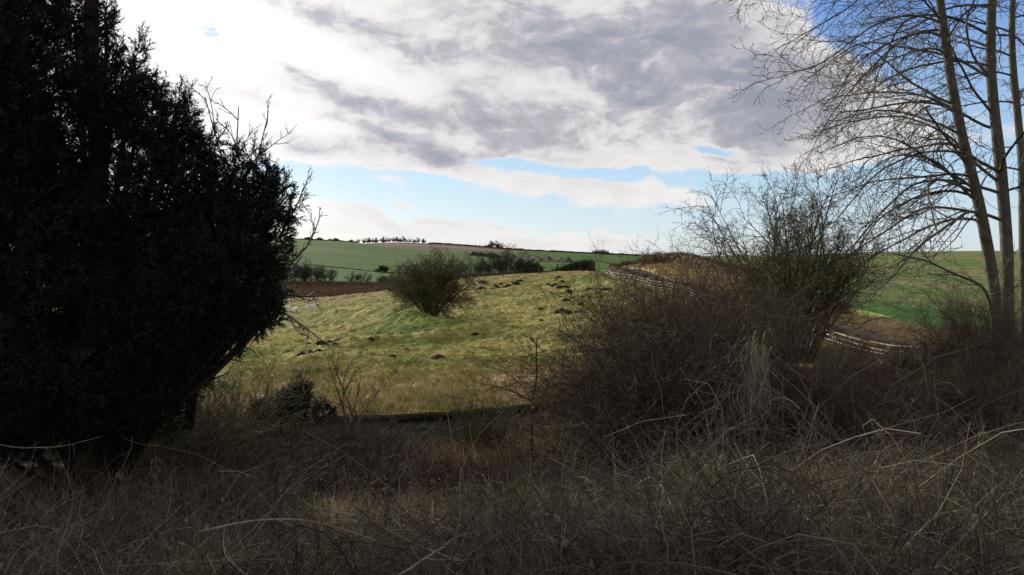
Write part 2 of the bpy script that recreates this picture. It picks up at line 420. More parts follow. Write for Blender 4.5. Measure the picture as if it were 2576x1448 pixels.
# the fine surface, for planting: nearest sheet vertex
def surf(x, y):
    x = np.asarray(x, float); y = np.asarray(y, float)
    a = np.arctan2(x, y); r = np.hypot(x, y)
    i = np.clip(np.searchsorted(ang, a), 1, na - 1); i = np.where(np.abs(ang[i - 1] - a) < np.abs(ang[i] - a), i - 1, i)
    j = np.clip(np.searchsorted(rr, r), 1, nr - 1); j = np.where(np.abs(rr[j - 1] - r) < np.abs(rr[j] - r), j - 1, j)
    return zf[idx[i, j]]
def colat(x, y):
    a = np.arctan2(x, y); r = np.hypot(x, y)
    return np.clip(np.searchsorted(ang, a), 0, na - 1), np.clip(np.searchsorted(rr, r), 0, nr - 1)

# road ribbon
mr_, nt, b = newmat('worn_asphalt')
no = N(nt, 'ShaderNodeTexNoise'); no.inputs['Scale'].default_value = 2.5; no.inputs['Detail'].default_value = 8
cr = N(nt, 'ShaderNodeValToRGB'); cr.color_ramp.elements[0].color = (.05, .05, .055, 1); cr.color_ramp.elements[1].color = (.10, .10, .11, 1)
tc = N(nt, 'ShaderNodeTexCoord'); nt.links.new(tc.outputs['Object'], no.inputs['Vector']); nt.links.new(no.outputs['Fac'], cr.inputs[0]); nt.links.new(cr.outputs[0], b.inputs['Base Color'])
b.inputs['Roughness'].default_value = .95; b.inputs['Specular IOR Level'].default_value = .1
g = Geo(); tdir = nrm(np.gradient(rd, axis=0)); nrl = np.stack([-tdir[:, 1], tdir[:, 0]], 1)
off = np.array([-2.3, -1.1, 0, 1.1, 2.3])
vv = np.zeros((len(rd), 5, 3)); vv[:, :, :2] = rd[:, None] + off[None, :, None] * nrl[:, None]; vv[:, :, 2] = rz[:, None] + .03 * (1 - (off / 2.3) ** 2)[None] + .01
i0 = np.arange(len(rd) - 1)[:, None] * 5 + np.arange(4)[None]
g.add(vv, np.stack([i0, i0 + 1, i0 + 6, i0 + 5], -1).reshape(-1, 4)); o = g.build('road', mr_); o['kind'] = 'structure'; o['label'] = 'grey country lane climbing the hill beside the white fence'

# ------------------------------------------------------------------ grass on the pasture (stuff)
def blades(n, sampler, hmin, hmax, wd, name, mat, label, cat, tintf=None, lean=.5, nb=4):
    x, y = sampler(n); z = surf(x, y)
    x = np.repeat(x, nb); y = np.repeat(y, nb); z = np.repeat(z, nb); m = len(x)
    x = x + rng.normal(size=m) * .06; y = y + rng.normal(size=m) * .06
    h = rng.uniform(hmin, hmax, m); a = rng.uniform(0, 2 * math.pi, m); w_ = wd * (.6 + .8 * rng.random(m))
    l = rng.normal(size=(m, 2)) * lean * h[:, None]
    b0 = np.stack([x - np.cos(a) * w_, y - np.sin(a) * w_, z - .03], 1); b1 = np.stack([x + np.cos(a) * w_, y + np.sin(a) * w_, z - .03], 1)
    tp = np.stack([x + l[:, 0], y + l[:, 1], z + h], 1)
    v = np.stack([b0, b1, tp], 1); f = np.arange(m * 3).reshape(-1, 3)
    g = Geo(); t = rng.random(m) if tintf is None else np.clip(tintf(x, y) + rng.normal(size=m) * .15, 0, 1)
    g.add(v, f, np.repeat(t, 3)); o = g.build(name, mat, smooth=False); tag(o, label, cat, kind='stuff'); return o
def samp_past(y0, y1, pw=1.0, pmin=560, pmax=2000, strawonly=False):
    def s(n):
        y = y0 * (y1 / y0) ** rng.random(n * 3); u = (rng.uniform(pmin, pmax, n * 3) - 1288) / F; x = u * y
        ok = (x < fx_at(y) - .6)
        if strawonly: ok &= (fbm(x * .28, y * .28, 3, 21) * .6 + fbm(x * .9, y * .9, 4, 5) * .4 + .10 * rng.random(n * 3) > .575)
        else: ok &= fbm(x * .5, y * .5, 3, 77) + .25 * rng.random(n * 3) > .55
        k = np.where(ok)[0][:n]; return x[k], y[k]
    return s
def tint_green(x, y):
    return ss(.38, .66, fbm(x * .12, y * .12, 4, 1) * .55 + fbm(x * .9, y * .9, 4, 5) * .45) * .8
blades(80000, samp_past(23, 140), .04, .13, .018, 'pasture_grass', M['blade'], 'short tussocky green grass of the pasture', 'grass', tint_green, .7)
blades(6500, samp_past(23.2, 44, strawonly=True), .10, .40, .012, 'dry_grass', M['straw'], 'dry straw coloured grass beyond the low wall', 'grass', lambda x, y: ss(.35, .65, fbm(x * .7, y * .7, 3, 33)), .5)
def samp_lit(n):
    y = rng.uniform(15.5, 21.5, n); x = (rng.normal(1320, 130, n) - 1288) / F * y; return x, y
blades(4500, samp_lit, .35, .75, .008, 'dry_reeds', M['straw'], 'rusty dry grass standing in front of the wall', 'grass', lambda x, y: np.full(len(x), .25), .25)
def samp_bank(n):
    k = rng.integers(0, len(rd), n * 4); d = -rng.uniform(3.2, 11, n * 4); p = rd[k] + nrl[k] * (-d[:, None]) * np.sign(1)
    q = rd[k] - nrl[k] * (-d[:, None])
    use = np.where((p[:, 0] > rd[k, 0])[:, None], p, q); ok = (use[:, 1] > 60) & (use[:, 1] < 165)
    use = use[ok][:n]; return use[:, 0], use[:, 1]
blades(9000, samp_bank, .15, .45, .03, 'bank_grass', M['straw'], 'golden rough grass on the roadside bank', 'grass', None, .5)

# molehills
def crop(x, y, ox, oy, s): return ((ox + x / s) * .644, (oy + y / s) * .644)
mh = [crop(x, y, 1750, 900, 2.7116) for x, y in [(370,565),(390,575),(330,655),(390,650),(460,650),(490,645),(500,590),(580,605),(610,610),(640,590),(700,575),(740,555),(770,550),(215,660),(270,660),(280,590),(350,610),(160,595),(520,612),(560,580),(690,560),(720,575)]]
mhB = [crop(x, y, 1750, 900, 2.7116) for x, y in [(1060,605),(1100,610),(1130,600),(1140,570),(1170,550),(1180,620),(1210,575),(1240,605),(1275,620),(1280,655),(1290,680),(1490,630),(1465,645),(1590,620),(1640,645),(1670,645),(1430,710),(1300,735),(1250,760),(1300,770),(1410,805),(980,860),(1155,880),(1200,870),(1250,880),(1280,895),(1350,880),(1415,880),(1330,970),(985,970),(1510,725),(1625,715)]]
mhC = [crop(x, y, 1000, 850, 1.7033) for x, y in [(330,860),(350,855),(545,828),(600,825),(645,815),(820,820),(435,880),(520,878),(360,930),(415,935),(365,955),(305,955),(490,850),(765,850),(1220,985),(1215,1000),(1445,920),(1030,990),(1110,945),(1460,825),(690,818),(905,965)]]
mound_me = []
for q in range(4):
    g = Geo(); nA, nB = 12, 5; vs = []
    for j in range(nB):
        rad_ = (1 - j / (nB - 1)) * .32; hh = .19 * (1 - (1 - j / (nB - 1)) ** 2) - .02
        for a in range(nA):
            t = a / nA * 2 * math.pi; k = 1 + rng.normal() * .13
            vs.append((math.cos(t) * rad_ * k, math.sin(t) * rad_ * k, hh + rng.normal() * .018 * (j > 0)))
    fs = [(j * nA + a, j * nA + (a + 1) % nA, (j + 1) * nA + (a + 1) % nA, (j + 1) * nA + a) for j in range(nB - 1) for a in range(nA)]
    g.add(vs, fs); mound_me.append(g)
first = [g.build('molehill', M['soil']) for g in mound_me]; fi = 0
for lst, lab, grp in ((mh, 'small dark molehill on the upper pasture right of the lone tree', 'molehills right of the lone tree'),
                      (mhB, 'small dark molehill on the green slope below the white fence', 'molehills below the white fence'),
                      (mhC, 'small dark molehill on the near pasture left of centre', 'molehills on the near pasture')):
    for (px, py) in lst:
        p = hit(px, py, 24); p[2] = float(surf(p[0], p[1])) + .05
        o = first[fi] if fi < 4 else first[fi % 4].copy()
        if fi >= 4: COL.objects.link(o)
        fi += 1
        s = rng.uniform(.6, 1.2) * (1.0 + max(0, p[1] - 60) / 110); o.location = p; o.scale = (s * 1.25, s, s); o.rotation_euler = (0, 0, rng.uniform(0, 6))
        tag(o, lab, 'molehill', grp)

# ------------------------------------------------------------------ walls, fences, hedges
g = Geo(); gc = Geo()
wl = np.array([P(-500, 1075, 20), P(0, 1070, 20.2), P(480, 1064, 20.6), P(700, 1058, 20.9), P(850, 1051, 21.2), P(1000, 1047, 21.6), P(1150, 1039, 22.1), P(1300, 1024, 22.7), P(1400, 1012, 23.2), P(1560, 996, 23.9), P(1720, 985, 24.4)])
wl = resample(wl, .22); td = nrm(np.gradient(wl[:, :2], axis=0)); nn = np.stack([-td[:, 1], td[:, 0]], 1)
prof = np.array([[-.2, -1.9], [-.19, -1.3], [-.2, -.9], [-.18, -.5], [-.19, -.12], [.19, -.12], [.2, -1.9]])
def sweep(geo, line, nn, prof, jit=0., closed=False):
    v = np.zeros((len(line), len(prof), 3)); v[:, :, :2] = line[:, None, :2] + nn[:, None] * prof[None, :, :1]; v[:, :, 2] = line[:, None, 2] + prof[None, :, 1]
    v += rng.normal(size=v.shape) * jit
    n = len(prof); m = n if closed else n - 1
    i0 = np.arange(len(line) - 1)[:, None] * n + np.arange(m)[None]; i1 = np.arange(len(line) - 1)[:, None] * n + (np.arange(m)[None] + 1) % n
    geo.add(v, np.stack([i0, i1, i1 + n, i0 + n], -1).reshape(-1, 4))
    if closed:
        for e in (0, len(line) - 1):
            c = len(geo.v[-1]); 
    return v
sweep(g, wl, nn, prof, .015)
cop = np.array([[-.27, -.13], [-.27, -.03], [-.15, .02], [.15, .02], [.27, -.03], [.27, -.13]])
sweep(gc, wl, nn, cop, .008, True)
mw, nt, b = newmat('old_stone_wall')
tc = N(nt, 'ShaderNodeTexCoord'); vo = N(nt, 'ShaderNodeTexVoronoi'); vo.inputs['Scale'].default_value = 4.5
mp = N(nt, 'ShaderNodeMapping'); mp.inputs['Scale'].default_value = (1, 1, 2.2); nt.links.new(tc.outputs['Object'], mp.inputs[0]); nt.links.new(mp.outputs[0], vo.inputs['Vector'])
no = N(nt, 'ShaderNodeTexNoise'); no.inputs['Scale'].default_value = 7; no.inputs['Detail'].default_value = 6; nt.links.new(tc.outputs['Object'], no.inputs['Vector'])
ad = N(nt, 'ShaderNodeMath', operation='ADD'); nt.links.new(vo.outputs['Color'], ad.inputs[0]); nt.links.new(no.outputs['Fac'], ad.inputs[1])
cr = N(nt, 'ShaderNodeValToRGB'); cr.color_ramp.elements[0].position = .5; cr.color_ramp.elements[0].color = (.05, .05, .045, 1); cr.color_ramp.elements[1].position = 1.2 if False else 1.; cr.color_ramp.elements[1].color = (.21, .21, .18, 1)
nt.links.new(ad.outputs[0], cr.inputs[0]); nt.links.new(cr.outputs[0], b.inputs['Base Color']); b.inputs['Roughness'].default_value = .95
bp = N(nt, 'ShaderNodeBump'); bp.inputs['Distance'].default_value = .04; nt.links.new(vo.outputs['Distance'], bp.inputs['Height']); nt.links.new(bp.outputs[0], b.inputs['Normal'])
w0 = thing('stone_wall', 'low mossy stone wall crossing behind the undergrowth', 'wall', tuple(wl[0]))
for n_, gg, mt in (('wall_face', g, mw), ('coping', gc, bark('coping_stone', (.007, .007, .005), (.028, .026, .018), 5, 1, .4, moss=(.02, .022, .008), spec=0))):
    gg.v = [v.reshape(-1, 3) - wl[0] for v in gg.v]; gg.build(n_, mt, w0, smooth=False)

def boxbeam(geo, a, b, w, h):
    a = np.asarray(a, float); b = np.asarray(b, float); d = nrm(b - a); s = np.array([-d[1], d[0], 0]); s = nrm(s) if np.linalg.norm(s) > 1e-6 else np.array([1., 0, 0])
    u = nrm(np.cross(d, s)); vs = []
    for e in (a, b):
        for (p, q) in ((-1, -1), (1, -1), (1, 1), (-1, 1)): vs.append(e + s * p * w / 2 + u * q * h / 2)
    geo.add(vs, [(0, 1, 5, 4), (1, 2, 6, 5), (2, 3, 7, 6), (3, 0, 4, 7), (3, 2, 1, 0), (4, 5, 6, 7)])
def fence(name, label, line, step, hts, ph, mat, pw=.11, rh=.09, cat='fence'):
    q = resample(line, step); z = surf(q[:, 0], q[:, 1]) if False else height(q[:, 0], q[:, 1])
    root = thing(name, label, cat, (q[0, 0], q[0, 1], z[0])); o0 = np.array([q[0, 0], q[0, 1], z[0]])
    B = np.stack([q[:, 0], q[:, 1], z], 1) - o0
    B[1:-1, 2] += rng.normal(size=len(B) - 2) * .02
    for p in B:
        gg = Geo(); tl = rng.normal(size=2) * .05
        boxbeam(gg, p + np.array([0, 0, -.5]), p + np.array([tl[0], tl[1], ph]), pw, pw); gg.build('post', mat, root, smooth=False)
    for hgt in hts:
        gg = Geo()
        for i in range(len(B) - 1):
            d = nrm(B[i + 1] - B[i]); s = np.array([d[1], -d[0], 0]) * -(pw / 2 + .022)
            j = rng.normal(size=2) * .028
            boxbeam(gg, B[i] + s + np.array([0, 0, hgt + j[0]]), B[i + 1] + s + np.array([0, 0, hgt + j[1]]), .04, rh)
        gg.build('rail', mat, root, smooth=False)
    return root
fence('rail_fence', 'white painted three rail fence running up beside the lane', fl, 2.3, (.30, .63, .96), 1.02, M['white'], .08, .062)
bl = np.array([hit(px, py, 30)[:2] for px, py in ((740, 757), (800, 752), (876, 745), (972, 732), (1080, 716), (1180, 704), (1300, 693), (1400, 688))])
bl = smoothline(bl, 2.5, 2)
fence('post_and_rail_fence', 'dark weathered post and rail fence along far edge of pasture', bl, 3.2, (.5, 1.05), 1.25, M['rail'], .14, .10)
# field gate in the far boundary
q0, q1 = at(1402, 150), at(1436, 148)
gt = thing('field_gate', 'dark wooden field gate between the valley trees and dark hedge', 'gate', tuple(q0))
gg = Geo(); dd = q1 - q0
for e in (0, 1): boxbeam(gg, dd * e + np.array([0, 0, -.3]), dd * e + np.array([0, 0, 1.5]), .2, .2)
gg.build('gate_post', M['rail'], gt, smooth=False); gg = Geo()
for hgt in (.35, .7, 1.05, 1.35): boxbeam(gg, np.array([0, .12, hgt]), dd + np.array([0, .12, hgt]), .06, .1)
boxbeam(gg, np.array([0, .18, .35]), dd + np.array([0, .18, 1.35]), .05, .08)
gg.build('bars', M['rail'], gt, smooth=False)

def hedge(name, label, line, width, hfun, mat, dens=60, twl=.35, twr=.012, group=None, cat='hedge', core=.8, parts=True, step=.6):
    q = resample(line, step) if len(line) > 1 else line
    z = height(q[:, 0], q[:, 1]); o0 = np.array([q[0, 0], q[0, 1], z[0]])
    B = np.stack([q[:, 0], q[:, 1], z], 1) - o0
    t = nrm(np.gradient(q, axis=0)); n_ = np.stack([-t[:, 1], t[:, 0]], 1); n = len(q)
    s_ = np.linspace(0, 1, n); H = hfun(s_) * (1 + .18 * (fbm(s_ * n * step * .5, s_ * 0, 3, 3) - .5))
    prof = np.array([[-.42, -.3], [-.52, .3], [-.5, .7], [-.36, .95], [0, 1.0], [.36, .95], [.5, .7], [.52, .3], [.42, -.3]])
    v = np.zeros((n, 9, 3)); v[:, :, :2] = B[:, None, :2] + n_[:, None] * (prof[None, :, :1] * width * core); v[:, :, 2] = B[:, None, 2] + prof[None, :, 1] * (H * core)[:, None]
    v += rng.normal(size=v.shape) * width * .085; es_ = np.minimum(1, np.minimum(np.arange(n), np.arange(n)[::-1]) / 2.5 + .35); v[:, :, 2] = B[:, None, 2] + (v[:, :, 2] - B[:, None, 2]) * es_[:, None]
    g = Geo(); i0 = np.arange(n - 1)[:, None] * 9 + np.arange(8)[None]
    g.add(v, np.stack([i0, i0 + 1, i0 + 10, i0 + 9], -1).reshape(-1, 4), .12)
    for e in (0, n - 1):
        c = v[e].mean(0); vs = np.vstack([v[e], c]); fs = [(k, k + 1, 9) for k in range(8)] + [(8, 0, 9)]; g.add(vs, fs, .12)
    root = thing(name, label, cat, tuple(o0), group)
    g.build('inner_growth', mat, root)
    L = n * step; m = int(L * dens); k = rng.integers(0, n, m); pa = rng.uniform(0, 2 * math.pi, m); rr_ = np.sqrt(rng.random(m)) * .3 + .7
    off = np.cos(pa) * .5 * width * rr_; hh = (.5 + .5 * np.sin(pa) * rr_) * H[k]
    p = B[k].copy(); p[:, :2] += n_[k] * off[:, None] + t[k] * rng.uniform(-.5, .5, (m, 1)) * step; p[:, 2] += hh * .95
    d = np.zeros((m, 3)); d[:, :2] = n_[k] * np.cos(pa)[:, None] * .6; d[:, 2] = .9 + .2 * np.sin(pa); d += rng.normal(size=(m, 3)) * .45
    pts, rad = grow(p - nrm(d) * twl * .5, d, twl * rng.uniform(.5, 1.3, m), twr, 3, .15, .05, .3)
    g = Geo(); tubes(g, pts, rad, 3); g.build('twigs', mat, root)
    return root
LN = lambda *pp: np.array([at(px, Y)[:2] for px, Y in pp])
hedge('trimmed_hedge', 'tall trimmed brown hedge on top of the golden roadside bank', LN((1622, 158), (1660, 155), (1700, 151), (1780, 137), (1860, 122), (1940, 108), (2040, 98), (2120, 88)), 2.2, lambda s: 1.9 + .5 * (1 - s) - .4 * s, M['hedge'], 220, .5, .022)
hedge('dark_hedge', 'dark green hedge sloping up to the end of the pasture', LN((1396, 153), (1430, 149), (1460, 146), (1486, 143)), 1.8, lambda s: .5 + 1.55 * ss(0, .8, s), M['darkhedge'], 300, .6, .03)
fo = smoothline(fence_xy, 1.2, 3); fo = fo[fo[:, 1] > 52]; fo = fo + np.array([1.5, .4])
hedge('roadside_hedge', 'low brown hedge growing between the white fence and the lane', fo, 1.3, lambda s: 2.1 - .8 * ss(.02, .2, s) + .3 * ss(.4, .6, s) - .5 * ss(.72, .9, s), M['hedge'], 170, .5, .018)
for i, (a, b_, h) in enumerate(((1545, 1562, 1.5), (1566, 1580, 1.8), (1584, 1606, 1.4))):
    hedge('hedge', ('first', 'second', 'third')[i] + ' short brown hedge clump from the left behind the bend of the lane', LN((a, 232), ((a + b_) / 2, 233), (b_, 234)), 1.8, lambda s, h=h: h + 0 * s, M['hedge'], 120, .7, .05, 'hedge clumps behind the lane bend')
# far skyline and field hedges
hedge('skyline_hedge', 'thin gappy hedge on the skyline at the left hill', LN((715, 612), (760, 636), (800, 655), (850, 690), (890, 720)), 3, lambda s: .6 + 2.2 * (np.sin(s * 47) * .5 + .5) * (np.sin(s * 19 + 1) > -.5), M['far'], 5, 1.2, .08, step=2.)
hedge('long_skyline_hedge', 'long dark hedge along the far skyline right of the plantation', LN((1075, 985), (1160, 990), (1270, 990), (1400, 990), (1500, 990), (1620, 990)), 3, lambda s: 1.6 + 1.0 * (fbm(s * 60, s * 0, 3, 8)), M['far'], 3, 1.3, .1, step=3.)
hedge('field_hedge', 'dark hedge line dividing the far green fields', LN((1180, 640), (1260, 610), (1330, 560), (1400, 520), (1440, 500)), 3, lambda s: 1.4 + 3.0 * ss(.3, .6, fbm(s * 22, s * 0, 3, 18)), M['far'], 8, 1.2, .07, step=2.)
hedge('middle_hedge', 'faint low hedge line crossing the left green hillside', LN((760, 330), (830, 320), (920, 310), (1000, 300), (1080, 292)), .8, lambda s: .18 + .15 * s, M['darkhedge'], 6, .4, .03, step=1.5)

# ------------------------------------------------------------------ bare trees and shrubs
def crownlevels(g, pts, rad, spec, S=3):
    """spec: list of dict(n,t0,t1,ang,lf,rf,K,wob,trop,curl,rmin)"""
    for sp in spec:
        p, d, L, r, ix = spawn(pts, rad, sp['n'], sp.get('t0', .2), sp.get('t1', 1.), sp['ang'], sp['lf'], sp.get('rf', .6), sp.get('bias'), sp.get('bw', 0))
        if 'lmin' in sp: L = np.maximum(L, sp['lmin'])
        r = np.maximum(r, sp.get('rmin', .003))
        pts, rad = grow(p, d, L, r, sp.get('K', 5), sp.get('wob', .12), sp.get('trop', 0), sp.get('end', .3), sp.get('curl', 0))
        tubes(g, pts, rad, S)
    return pts, rad
def shrub(name, label, cat, loc, n, h, spread, mat, spec, r0=.02, trop=-.01, wob=.1, K=8, group=None, base=.2, lean=(0, 0), stem='stem', crown='twigs', S0=4):
    root = thing(name, label, cat, tuple(loc), group)
    a = rng.uniform(0, 2 * math.pi, n); s = np.sqrt(rng.random(n)) * spread
    d = np.stack([np.cos(a) * s + lean[0], np.sin(a) * s + lean[1], np.ones(n)], 1)
    p = np.stack([np.cos(a) * base * s, np.sin(a) * base * s, np.full(n, -.1)], 1)
    L = h * rng.uniform(.65, 1.08, n)
    pts, rad = grow(p, d, L, r0 * rng.uniform(.6, 1.2, n), K, wob, trop, .2)
    g = Geo(); tubes(g, pts, rad, S0); g.build(stem, mat, root)
    g = Geo(); crownlevels(g, pts, rad, spec); g.build(crown, mat, root)
    return root

# lone hawthorn in the pasture
lt = hit(1085, 806, 30); 
lone = shrub('hawthorn_tree', 'round multi stemmed bare tree standing alone in the pasture', 'tree', lt + np.array([0, 0, 0]), 28, 6.2, .62, M['bush'],
    [dict(n=22, t0=.40, ang=(35, 95), lf=(.34, .54), rf=.5, wob=.16, trop=-.02, rmin=.022), dict(n=11, t0=.15, ang=(25, 75), lf=(.35, .6), rf=.6, K=4, wob=.2, trop=0, rmin=.016), dict(n=3, ang=(25, 70), lf=(.4, .7), rf=.7, K=3, wob=.2, rmin=.013)],
    r0=.13, wob=.09, trop=-.012, base=.45, stem='trunk', crown='crown', S0=6)

# ash at the right -----------------------------------------------------
ash = thing('bare_ash_tree', 'tall bare ash with several grey trunks and long arching branches', 'tree', tuple(P(2520, 905, 25)))
o0 = np.array(ash.location)
def poly(pts, K=26):
    w = np.array([P(*p) for p in pts]) - o0
    d = np.r_[0, np.cumsum(np.linalg.norm(np.diff(w, axis=0), axis=1))]; s = np.linspace(0, d[-1], K)
    q = np.stack([np.interp(s, d, w[:, k]) for k in range(3)], 1)
    for _ in range(3): q[1:-1] = q[1:-1] * .5 + (q[:-2] + q[2:]) * .25
    return q
tr = [(poly([(2520, 935, 25), (2515, 820, 25), (2488, 640, 24.8), (2462, 500, 24.6), (2415, 330, 24.4), (2392, 200, 24.2), (2372, 60, 24.1), (2345, -150, 24), (2300, -420, 24)]),.22),
      (poly([(2532, 935, 25.3), (2535, 800, 25.3), (2535, 640, 25.3), (2525, 500, 25.3), (2508, 330, 25.2), (2490, 200, 25.2), (2492, 60, 25.2), (2505, -200, 25.2), (2500, -520, 25.2)]),.235),
      (poly([(2580, 930, 25.6), (2578, 760, 25.6), (2574, 560, 25.6), (2572, 400, 25.7), (2556, 250, 25.8), (2542, 120, 25.9), (2548, 0, 26), (2560, -300, 26)]),.18),
      (poly([(2500, 930, 24.6), (2500, 800, 24.5), (2480, 720, 24.3), (2400, 690, 24), (2330, 655, 23.6), (2250, 640, 23.2)]), .07)]
for i, (q, r0) in enumerate(tr):
    g = Geo(); rad = r0 * np.linspace(1.12, .42 if i < 3 else .3, len(q)); rad *= .83 * (1 + rng.normal(size=len(q)) * .035); rad[0] *= 1.35; rad[1] *= 1.15
    tubes(g, q, rad, 10, .5); tr[i] = (q, rad); g.build('trunk' if i < 3 else 'low_limb', M['ash'], ash)
g = Geo(); g2 = Geo()
LB = []; 
# main limbs: the long ones sweep to the left, rising and then drooping
def limbset(q, rad, n, t0, t1, az, L, rf, up=(.35, .9), ysp=.5):
    t = np.sort(rng.uniform(t0, t1, n)); x = t * (len(q) - 1); i = x.astype(int); f = (x - i)[:, None]
    p = q[i] * (1 - f) + q[np.minimum(i + 1, len(q) - 1)] * f; r = rad[i] * rf
    d = np.stack([np.full(n, az) * rng.uniform(.8, 1.1, n), rng.normal(size=n) * ysp, rng.uniform(up[0], up[1], n)], 1)
    return p, d, np.full(n, 0.) + rng.uniform(L[0], L[1], n), r
sets = [limbset(tr[0][0], tr[0][1], 24, .26, .86, -1, (4.4, 6.8), .30, ysp=.5), limbset(tr[1][0], tr[1][1], 28, .26, .92, -1, (5.2, 7.8), .30, ysp=.55),
        limbset(tr[2][0], tr[2][1], 6, .4, .9, -1, (3, 5), .28, ysp=.5),
        limbset(tr[0][0], tr[0][1], 7, .4, .95, .2, (2, 3.2), .25, ysp=1.), limbset(tr[1][0], tr[1][1], 8, .3, .95, .9, (2.2, 4), .25, ysp=.8), limbset(tr[2][0], tr[2][1], 8, .3, .95, .9, (2.5, 4), .25)]
p = np.concatenate([s[0] for s in sets]); d = np.concatenate([s[1] for s in sets]); L = np.concatenate([s[2] for s in sets]); r = np.concatenate([s[3] for s in sets])
pts, rad = grow(p, d, L, np.clip(r, .032, .07), 18, .085, -.088, .22, curl=.04)
tubes(g, pts, rad, 6); g.build('limbs', M['ash'], ash)
pts = np.concatenate([pts]); 
low = tr[3][0][None, ::1]; lrad = tr[3][1][None]
pp, rd2 = crownlevels(g2, pts, rad, [dict(n=12, t0=.12, ang=(22, 50), lf=(.24, .46), rf=.6, K=9, wob=.15, trop=-.09, curl=.17, rmin=.014, bias=(-.5, 0, -.4), bw=.6)])
p3, r3 = crownlevels(g2, pp, rd2, [dict(n=5, t0=.2, ang=(20, 55), lf=(.35, .7), rf=.6, K=7, wob=.15, trop=-.05, curl=.32, rmin=.0085, end=.5, lmin=.32)])
crownlevels(g2, p3, r3, [dict(n=1, t0=.3, ang=(30, 70), lf=(.3, .6), rf=.7, K=3, wob=.15, trop=.12, rmin=.008, end=.6, lmin=.12)])
crownlevels(g2, low, lrad, [dict(n=14, t0=.2, ang=(25, 70), lf=(.2, .4), rf=.5, K=8, wob=.14, trop=0, rmin=.014), dict(n=7, ang=(25, 60), lf=(.3, .6), rf=.6, K=5, wob=.14, trop=.05, rmin=.009), dict(n=3, ang=(25, 60), lf=(.4, .6), rf=.6, K=3, rmin=.007)])
g2.build('twigs', M['ashtwig'], ash)

# rounded bare bush tree right of centre
b0 = at(2010, 17.5); b0[2] = P(2010, 900, 17.5)[2]
shrub('bare_thicket_tree', 'large fan shaped bare bush with many greenish upright stems', 'tree', b0, 48, 4.1, .52, M['bush'],
    [dict(n=12, t0=.16, ang=(18, 60), lf=(.22, .46), rf=.5, K=6, wob=.14, trop=.0, rmin=.008), dict(n=8, t0=.2, ang=(25, 65), lf=(.35, .6), rf=.6, K=4, wob=.16, trop=.01, rmin=.0055), dict(n=2, ang=(25, 65), lf=(.4, .7), rf=.7, K=3, wob=.15, rmin=.0042)],
    r0=.034, wob=.085, trop=.01, base=.6, lean=(-.04, 0))
# arching thorn thickets between centre and right
thk = [(1650, 12.5, 1.9, .75, -.18), (1710, 12.0, 2.5, .7, -.2), (1790, 12.5, 2.7, .6, -.2), (1700, 15.5, 3.15, .55, -.16), (1900, 12.5, 1.5, .8, 0.), (1780, 16, 3.05, .6, -.15), (2060, 11.5, 1.4, .9, 0), (2230, 13, 1.15, .9, .1), (2400, 14, 1.25, .9, .1), (2560, 13, 1.5, .9, 0), (2180, 24, .95, .9, 0), (2300, 27, .85, .9, 0), (2420, 29, 1.25, .9, 0), (2550, 22, 1.4, .9, 0), (2475, 23.5, 2.8, .7, -.25), (2110, 30, 1.5, .8, 0), (1880, 14, 1.6, .7, -.2), (1630, 15.2, 2.3, .65, -.16)]
tl = ['reddish thorn thicket at the left edge of the bushy mass', 'dense reddish thorn thicket next to the leftmost one', 'dark thorn thicket below the fan shaped bush to its left', 'thorn thicket reaching up toward the white fence',
      'low tangled thicket behind the hanging dead vines', 'tall thorn thicket leaning left against the fan shaped bush', 'low thicket under the right side of the fan shaped bush', 'low brown thicket in front of the near end of the white fence', 'low brown thicket left of the ash trunks', 'low brown thicket at the foot of the ash trunks', 'brown thicket just right of the base of the fan shaped bush', 'brown thicket in front of the middle of the near white fence', 'brown thicket covering the near end of the white fence by the ash', 'low thicket behind the ash trunks at the right edge', 'tall thin bush growing against the left side of the ash trunks', 'thicket hiding the fence just right of the fan shaped bush', 'thicket of leaning stems below the left of the fan shaped bush', 'small thicket of upright reddish stems at the pasture edge']
for (px, Y, h, sp_, ln), lab in zip(thk, tl):
    q = at(px, Y)
    shrub('thorn_bush', lab, 'bush', q, 95, h * 1.12, sp_, M['thorn'],
        [dict(n=10, t0=.15, ang=(20, 60), lf=(.3, .55), rf=.5, K=5, wob=.14, trop=.02, rmin=.005), dict(n=6, t0=.2, ang=(25, 70), lf=(.3, .6), rf=.6, K=3, wob=.16, trop=.02, rmin=.0035), dict(n=1, ang=(25, 70), lf=(.4, .8), rf=.7, K=2, wob=.1, rmin=.003)],
        r0=.014, wob=.10, trop=-.015, base=.8, lean=(ln, -.05), group='thorn thickets on the right')

# trees and scrub in the valley, medium size templates
def tmpl(name, label, cat, n, h, spread, mat, r0, group=None, rmin=.02, nn=(10, 7, 3), trop=.02):
    return shrub(name, label, cat, (0, 0, 0), n, h, spread, mat,
      [dict(n=int(nn[0] * 1.5), t0=.25, ang=(25, 60), lf=(.28, .5), rf=.5, K=4, wob=.15, trop=trop, rmin=rmin), dict(n=int(nn[1] * 1.5), t0=.15, ang=(25, 70), lf=(.35, .6), rf=.6, K=3, wob=.2, rmin=rmin * .8), dict(n=nn[2], ang=(25, 70), lf=(.4, .7), rf=.7, K=2, wob=.2, rmin=rmin * .7)],
      r0=r0, wob=.12, trop=trop, base=.8, group=group, stem='trunk', crown='crown')
def place(tm, used, px, Y, rz, s, label, group, z=None):
    loc = at(px, Y)
    if not used[0]:
        tm.location = loc; tm.rotation_euler = (0, 0, rz); tm.scale = (s,) * 3; used[0] = True; tm['label'] = label
        if group: tm['group'] = group
        return tm
    return dup(tm, loc, rz, s, label, group)
T1 = tmpl('valley_tree', '', 'tree', 14, 6.6, .75, M['far2'], .10, rmin=.02); u1 = [False]
